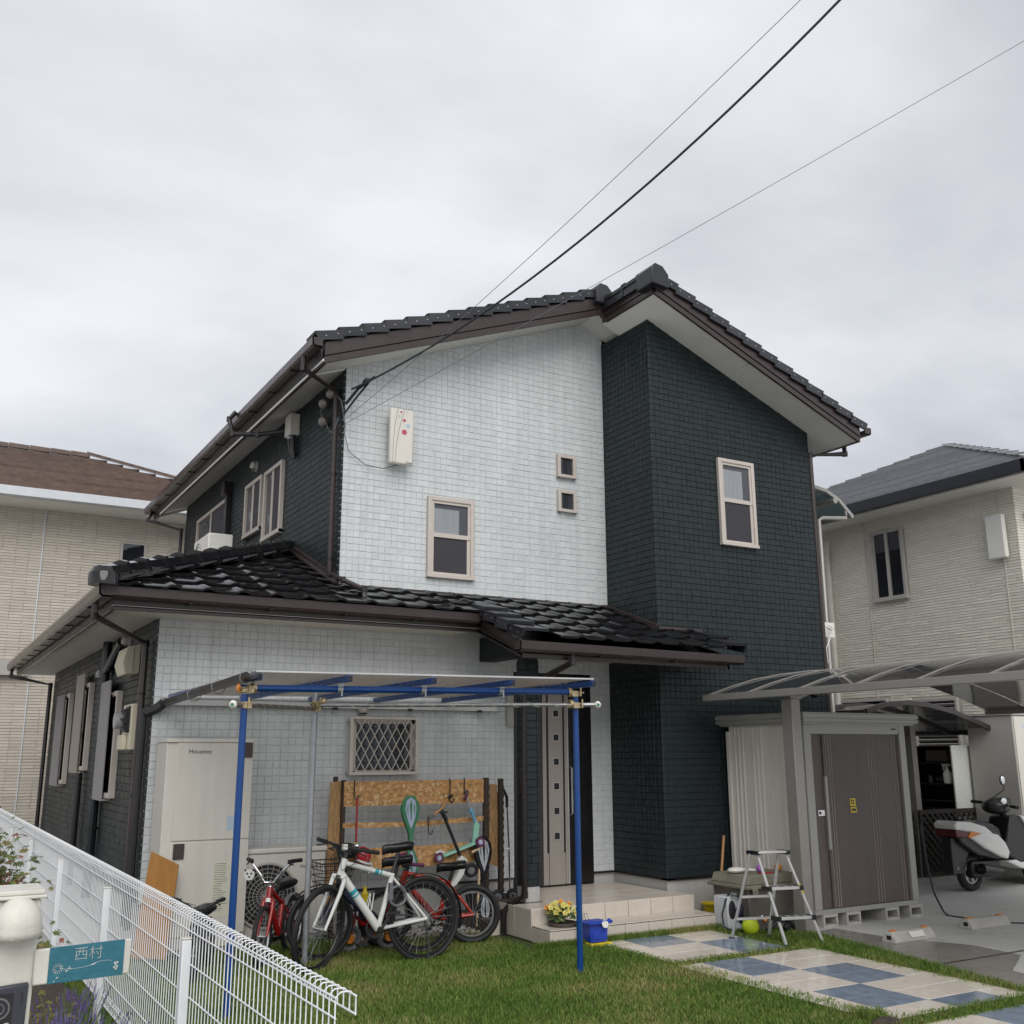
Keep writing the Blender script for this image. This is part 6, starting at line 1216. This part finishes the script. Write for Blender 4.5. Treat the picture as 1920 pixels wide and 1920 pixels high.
m = MB('unit_cream'); m.box(.86, LY-.12, 2.05, 1.02, LY, 2.62); m.build('wall_lamp', t, bevel=.01); m = MB('unit_grey'); m.box(.3, LY-.35, 2.95, .84, LY, 3.0); m.build('small_awning', t); m = MB('unit_grey'); m.box(1.25, LY-.14, 3.02, 1.75, LY, 3.3); m.build('vent_cover', t)
LB = MB('brown_roof'); nr = 13
for i in range(nr):
    d0, d1 = i*.29, (i+1)*.29; z0, z1 = 6.21+d0*.455, 6.21+d1*.455; y0 = LY-.80
    x_end0, x_end1 = 6.6-d0, 6.6-d1
    LB.add([(-6, y0+d0, z0+.05), (x_end0, y0+d0, z0+.05), (x_end1, y0+d1+.05, z1-.01), (-6, y0+d1+.05, z1-.01), (-6, y0+d0+.01, z0-.015), (x_end0, y0+d0+.01, z0-.015), (-6, y0+d0+.08, z0-.015), (x_end0, y0+d0+.08, z0-.015)], [(0,1,2,3),(4,5,1,0),(6,7,5,4)])
    LB.add([(x_end0, y0+d0, z0+.04), (x_end0, 30-d0, z0+.04), (x_end1, 30-d1, z1), (x_end1, y0+d1, z1)], [(0,1,2,3)])
RO2 = LB.build('roof', t, smooth=0, fix=False)
for i in range(19):
    d0 = i*.20; q = MB('brown_roof'); q.beam((6.62-d0, LY-.82+d0, 6.29+d0*.455), (6.62-d0-.22, LY-.82+d0+.22, 6.30+(d0+.2)*.455), .2, .06); q.build('ridge_cap', RO2)
for i in range(20): q = MB('brown_roof'); q.beam((2.8-i*.4, LY-.8+3.8, 7.97), (2.8-i*.4-.39, LY-.8+3.8, 7.98), .22, .09); q.build('ridge_cap', RO2)
t = thing('garden_wall', 'low grey block wall with wire fence behind the house at the far left', 'wall', (0, 18.3, 0))
m = MB('concrete'); m.box(-3, 18.3, 0, 1.75, 18.42, .62); m.build('wall', t); m = MB('unit_grey'); [m.cyl((-3, 18.36, .66+i*.07), (1.75, 18.36, .66+i*.07), .004, n=4) for i in range(6)]; [m.cyl((-3+i*.1, 18.36, .62), (-3+i*.1, 18.36, 1.02), .004, n=4) for i in range(48)]; m.cyl((1.3, 18.36, .3), (1.3, 18.36, 1.05), .025); m.build('wire_mesh', t)
m = MB('black_plastic'); m.ball((1.12, 18.28, .92), (.13, .08, .12), 14, 8); m.ball((1.32, 18.28, .86), (.12, .07, .06), 14, 8); m.m('white_paint'); m.ball((1.02, 18.27, .76), (.14, .06, .05), 14, 8); m.ball((1.3, 18.27, .75), (.13, .06, .05), 14, 8); tag(m.build('cloth_bundle'), 'black and white bundle on the wire fence beside the house corner', 'bundle')

# ============================================================ white mesh fence at the left
FX = 1.17
t = thing('mesh_fence', 'white welded mesh fence with rolled top in the left foreground', 'fence', (FX, 9, 0))
for y in (3.08, 4.81, 6.84, 8.94, 11.08, 13.1, 15.2, 17.3): m = MB('fence_white'); m.box(FX-.03, y-.022, 0, FX+.01, y+.022, .872); m.m('gate_cream'); m.box(FX-.032, y-.024, .872, FX+.012, y+.024, .88); m.build('post', t, bevel=.004)
zt, zb = .90, .23
for (x, z) in ((FX+.012, .90), (FX+.012, .955), (FX+.075, .955), (FX+.075, .905), (FX+.012, .77), (FX+.012, .64), (FX+.012, .51), (FX+.012, .38), (FX+.012, .28), (FX+.012, .235), (FX+.07, .235)):
    m = MB('fence_white'); m.cyl((x, 3.06, z), (x, 17.4, z), .0032, n=6); m.build('rail_wire', t)
nw = 0
yy_ = np.concatenate([np.arange(3.07, 17.4, .05)])
prof = [(FX+.014, .235), (FX+.014, .955), (FX+.03, .968), (FX+.06, .968), (FX+.078, .95), (FX+.078, .90)]
m0 = MB('fence_white'); m0.tube([(x-FX, 0, z) for x, z in prof], .0023, 5); m0.tube([(.014, 0, .235), (.04, 0, .222), (.072, 0, .235)], .0023, 5); wm = m0.mesh('vertical_wire')
for y in yy_[:299]: inst(wm, 'vertical_wire', t, Matrix.Translation((FX, y, 0)))
# ============================================================ gate pillar
GX, GY = .335, 3.5
t = thing('gate_pillar', 'cream gate pillar with domed lamp hood and intercom at the lower left corner', 'gate pillar', (GX, GY, 0))
m = MB('gate_cream'); m.prism([(.255, 0), (.398, 0), (.412, 1.235), (.255, 1.235)], 'xz', 3.50, 3.66); m.build('pillar', t, bevel=.008)
m = MB('gate_cream'); m.box(.24, 3.485, 1.237, .424, 3.68, 1.248); m.box(.245, 3.49, 1.248, .419, 3.675, 1.262); m.build('cap', t, bevel=.004)
m = MB('gate_cream'); c = V(.350, 3.50, 1.168); vs = []; n, k = 26, 12
for i in range(k+1):
    ph = math.pi/2*max(0, i-2)/(k-2); zz_ = -.034+.017*i if i < 2 else .078*math.sin(ph)
    for j in range(n+1): th = -math.pi/2+math.pi*(j/n); vs.append(c+V(.068*math.cos(ph)*math.sin(th)*(1.03 if i == 0 else 1), -.085*math.cos(ph)*math.cos(th), zz_))
m.add(vs, [(i*(n+1)+j, i*(n+1)+j+1, (i+1)*(n+1)+j+1, (i+1)*(n+1)+j) for i in range(k) for j in range(n)]); o = m.build('lamp_hood', t, smooth=70)
so_ = o.modifiers.new('thick', 'SOLIDIFY'); so_.thickness = .006
m = MB('white_plastic'); m.ball((.352, 3.48, 1.14), .02); m.build('lamp_bulb', t)
m = MB('intercom'); m.prism([(.268, .80), (.392, .80), (.396, 1.008), (.268, 1.0)], 'xz', 3.475, 3.50); IC = m.build('intercom_panel', t, bevel=.005)
m = MB('black_gloss'); m.box(.285, 3.4735, .84, .358, 3.475, .985); m.m('lens'); m.cyl((.322, 3.472, .945), (.322, 3.4745, .945), .026, n=24); m.m('grey_plastic'); m.torus((.322, 3.4728, .945), (0, 1, 0), .027, .003, 28, 6); m.torus((.322, 3.4728, .945), (0, 1, 0), .014, .002, 20, 5); m.m('plate_silver'); m.box(.290, 3.4725, .893, .302, 3.4736, .903); m.box(.340, 3.4725, .897, .352, 3.4736, .907); m.m('black_plastic'); [m.box(.29, 3.4722, .85+i*.005, .35, 3.4736, .8525+i*.005) for i in range(7)]; m.box(.379, 3.4735, .95, .3825, 3.475, .985); m.build('camera_window', IC)
t2 = thing('name_plate', 'teal name plate with two silver characters and flower line, beside the gate pillar', 'name plate', (.56, 3.49, 1.0))
th = -.026; U = V(math.cos(th), 0, -math.sin(th)*1.0); U = V(1, 0, .030).normalized(); o0 = V(.405, 3.49, .995); Zv = V(0, 0, 1)
def PP(a, b, d=0): return o0+U*a+Zv*b+V(0, -d, 0)
def slab(m, a0, b0, a1, b1, d0, d1): vs = [PP(a, b, d) for d in (d0, d1) for a, b in ((a0, b0), (a1, b0), (a1, b1), (a0, b1))]; m.add(vs, [(0,1,2,3),(7,6,5,4),(0,4,5,1),(1,5,6,2),(2,6,7,3),(3,7,4,0)])
m = MB('gate_cream'); slab(m, .0, .0, .272, .100, -.006, .004); m.build('back_board', t2, bevel=.006)
m = MB('plate_teal'); slab(m, .040, .0, .251, .101, .0045, .0075); m.build('plate', t2, bevel=.001)
text('西村', t2, 'lettering', PP(.108, .052, .0077), U, Zv, .041, 'plate_silver', ext=.0003, bold=-.0007)
m = MB('plate_silver')
for i in range(12):
    a = i*math.pi/6; m.tube([PP(.066+math.cos(a)*.0055, .040+math.sin(a)*.0055, .008), PP(.066+math.cos(a)*.0145, .040+math.sin(a)*.0145, .008)], [.0004, .0013], 5)
cv = [(.080, .035), (.092, .037), (.110, .035), (.135, .0355), (.158, .0395), (.180, .047), (.205, .0475), (.217, .044)]
m.tube([PP(a, b, .0078) for a, b in cv], .0004, 5)
for (a, b), (c_, d_) in (((.158, .0385), (.174, .0445)), ((.092, .0375), (.105, .0345)), ((.086, .029), (.096, .033)), ((.094, .044), (.102, .037)), ((.062, .013), (.070, .018)), ((.055, .004), (.060, .008))): m.tube([PP(a, b, .0078), PP((a+c_)/2, (b+d_)/2, .0078), PP(c_, d_, .0078)], [.0002, .0016, .0002], 5)
for dx, dy in ((0, .004), (.004, -.002), (-.004, -.003), (.001, -.008), (-.003, .009), (.004, .010)): m.cyl(PP(.229+dx, .028+dy, .0072), PP(.229+dx, .028+dy, .0081), .0032, n=8)
m.build('flower_engraving', t2)
# ============================================================ plants by the fence
t = thing('maple_shrub', 'young maple shrub with green and red leaves behind the gate pillar', 'shrub', (.35, 6.0, .04))
m = MB('bark'); br = []
for a, b in (((.30, 6.0, .04), (.32, 6.0, .85)), ((.32, 6.0, .5), (.5, 5.95, 1.08)), ((.32, 6., .7), (.15, 6.1, 1.2)), ((.32, 6, .3), (.62, 5.9, .75)), ((.32, 6, .85), (.40, 5.9, 1.22)), ((.32, 6, .6), (.58, 6.05, .98))): m.tube([a, V(a).lerp(V(b), .5)+V(.02, 0, .03), b], [.012, .009, .004], 6); br.append((V(a), V(b)))
m.build('branches', t)
for nm, mm_, cnt, lo in (('green_leaves', 'leaf_green', 1200, .55), ('yellow_leaves', 'leaf_yellow', 380, .6), ('red_leaves', 'leaf_red', 90, .95)):
    m = MB(mm_)
    for i in range(cnt):
        a, b = random.choice(br[1:]); f_ = random.uniform(lo, 1.05); c = a.lerp(b, f_)+V(random.gauss(0, .07), random.gauss(0, .09), random.gauss(0, .05)); n = V(random.gauss(0, .5), random.gauss(-.4, .5), 1).normalized(); p = n.orthogonal().normalized(); q = n.cross(p); ang = random.uniform(0, 6.28)
        p, q = p*math.cos(ang)+q*math.sin(ang), q*math.cos(ang)-p*math.sin(ang); s = random.uniform(.020, .034); ring = []
        for k in range(5):
            a1 = -1.25+k*.625; ring += [c+(p*math.cos(a1)+q*math.sin(a1))*s*(1.3-.18*abs(k-2))-n*.006]
            if k < 4: a2 = a1+.31; ring += [c+(p*math.cos(a2)+q*math.sin(a2))*s*.5]
        m.quad(c-p*s*.3, *ring)
    m.build(nm, t, kind='stuff', fix=False, smooth=0)
def lavender(x, y, n, h, label):
    t = thing('lavender_bush', label, 'plant', (x, y, .04), 'lavender along the white fence'); a = MB('stem_green'); b = MB('lavender')
    for i in range(n):
        r, th = abs(random.gauss(0, .13)), random.uniform(0, 6.28); p = V(x+r*math.cos(th)*.8, y+r*math.sin(th)*1.5, .04); hh = h*random.uniform(.65, 1.1); e = p+V(math.cos(th)*r*.9+random.gauss(0, .03), math.sin(th)*r*.9+random.gauss(0, .03), hh); s = V(.0022, .0, 0)
        a.quad(p-s, p+s, e+s*.5, e-s*.5)
        for k in range(2): g_ = p.lerp(e, random.uniform(.1, .5)); d = V(random.gauss(0, .05), random.gauss(0, .05), random.uniform(.04, .12)); s2 = V(.004, .001, 0); a.quad(g_-s2, g_+s2, g_+d)
        if random.random() < .75:
            d = (e-p).normalized()
            for k in range(7):
                c = e-d*(.048-.009*k); w = .0065-.0005*k; b.add([c+V(-w, 0, 0), c+V(0, -w, 0), c+V(w, 0, 0), c+V(0, w, 0), c+d*.009], [(0, 1, 4), (1, 2, 4), (2, 3, 4), (3, 0, 4)])
    a.build('stems', t, kind='stuff', fix=False, smooth=0); b.build('flower_spikes', t, kind='stuff', fix=False, smooth=0)
lavender(.86, 5.75, 260, .34, 'largest lavender bush below the name plate'); lavender(1.02, 4.9, 170, .36, 'lavender bush nearest the fence in the bottom left'); lavender(.72, 5.0, 240, .32, 'lavender bush beside the gate pillar'); lavender(1.0, 6.6, 120, .3, 'small lavender bush farthest along the fence')
t = thing('green_bush', 'low yellow green bush under the left end of the name plate', 'plant', (.72, 5.9, .04)); m = MB('leaf_yellow')
for i in range(500):
    c = V(random.gauss(.66, .12), random.gauss(6.1, .16), abs(random.gauss(.18, .10))+.04); u = V(random.gauss(0, 1), random.gauss(0, 1), random.gauss(0, .7)).normalized()*.022; w = u.orthogonal().normalized()*.012; m.quad(c-u, c-w, c+u, c+w)
m.build('leaves', t, kind='stuff', fix=False, smooth=0)
# ============================================================ grass
def in_rect(x, y, r): return (x > r[0]) & (x < r[1]) & (y > r[2]) & (y < r[3])
def grass(n, x0, x1, y0, y1, hmin, hmax, fn):
    x = RNG.uniform(x0, x1, n); y = RNG.uniform(y0, y1, n); k = fn(x, y); return x[k], y[k], RNG.uniform(hmin, hmax, k.sum())
def edge_x(y): return np.interp(y, [2.0, 4.7, 7.45, 9.7], [5.9, 7.04, 7.56, 7.6])
def ok(x, y):
    wob = .02*np.sin(x*23)+.02*np.sin(y*31)+RNG.normal(0, .018, len(x))
    b = (x > 1.25) & (x < edge_x(y)+wob+.02)
    b &= ~in_rect(x, y, (5.59, 6.80, 7.02, 8.16)) & ~in_rect(x+wob, y+wob, (5.62, 6.96, 4.88, 6.82)) & ~in_rect(x, y, (5.66, 6.9, 3.5, 4.63))
    b &= ~((x > 4.90) & (y > 8.06)) & ~((x < 3.5) & (y > 9.28)) & ~((x > 3.4) & (x < 4.95) & (y > 9.15+wob)) & ~((x > 7.2) & (y > 7.75))
    return b
parts = [grass(260000, 1.25, 7.7, 4.2, 9.4, .016, .042, ok), grass(26000, 4.9, 7.3, 7.9, 8.12, .03, .075, lambda x, y: (y < 8.075) & (y > 8.0+.0*x)),
         grass(3000, 5.38, 5.70, 4.74, 5.16, .03, .075, lambda x, y: (x-5.53)**2/.02+(y-4.95)**2/.03 < .5+.5*np.sin(x*57)*np.sin(y*43)), grass(12000, 6.95, 7.5, 4.6, 7.4, .03, .07, lambda x, y: (x < edge_x(y)) & (x > 6.98)), grass(6000, 2.2, 3.6, 8.8, 9.3, .03, .09, ok)]
gx = np.concatenate([p[0] for p in parts]); gy = np.concatenate([p[1] for p in parts]); gh = np.concatenate([p[2] for p in parts])
n = len(gx); th = RNG.uniform(0, 2*np.pi, n); ln = gh*RNG.uniform(.15, .9, n); wd_ = RNG.uniform(.0018, .0034, n); ph = RNG.uniform(0, 2*np.pi, n)
px, py = np.cos(ph)*wd_, np.sin(ph)*wd_; lx, ly = np.cos(th)*ln, np.sin(th)*ln
vv = np.empty((n, 5, 3), dtype=np.float32)
vv[:, 0] = np.stack([gx-px, gy-py, np.full(n, -.002)], 1); vv[:, 1] = np.stack([gx+px, gy+py, np.full(n, -.002)], 1)
vv[:, 2] = np.stack([gx+px*.8+lx*.4, gy+py*.8+ly*.4, gh*.62], 1); vv[:, 3] = np.stack([gx-px*.8+lx*.4, gy-py*.8+ly*.4, gh*.62], 1); vv[:, 4] = np.stack([gx+lx, gy+ly, gh], 1)
me = bpy.data.meshes.new('grass'); me.vertices.add(n*5); me.vertices.foreach_set('co', vv.reshape(-1))
base = (np.arange(n)*5)[:, None]; li = np.concatenate([base+np.array([[0, 1, 2, 3]]), base+np.array([[3, 2, 4]])], 1).ravel(); me.loops.add(n*7); me.loops.foreach_set('vertex_index', li.astype(np.int32))
me.polygons.add(n*2); st_ = np.empty(n*2, dtype=np.int32); st_[0::2] = np.arange(n)*7; st_[1::2] = np.arange(n)*7+4; tt_ = np.empty(n*2, dtype=np.int32); tt_[0::2] = 4; tt_[1::2] = 3
me.polygons.foreach_set('loop_start', st_); me.polygons.foreach_set('loop_total', tt_); me.materials.append(MT['grass_blade']); me.update(calc_edges=True); me.validate()
go = bpy.data.objects.new('grass', me); COL.objects.link(go); go['kind'] = 'stuff'; go['label'] = 'short patchy green lawn grass in front of the house'
m = MB('soil'); m.ball((5.48, 4.80, .0), (.13, .07, .05), 14, 8); o = m.build('dirt_clod'); tag(o, 'brown clod of dirt at the grass edge in the foreground', 'dirt clod')
gr = MB('block')
for i in range(420):
    x, y = random.uniform(3.45, 5.05), random.uniform(9.05, 9.6); s = random.uniform(.008, .02); gr.obox((x, y, .012+s*.3), (s*1.6, s*1.3, s), Matrix.Rotation(random.uniform(0, 3), 3, 'Z') @ Matrix.Rotation(random.uniform(-.5, .5), 3, 'X'))
o = gr.build('gravel', kind='stuff', fix=False); o['label'] = 'loose pale gravel under the chipboard rack'
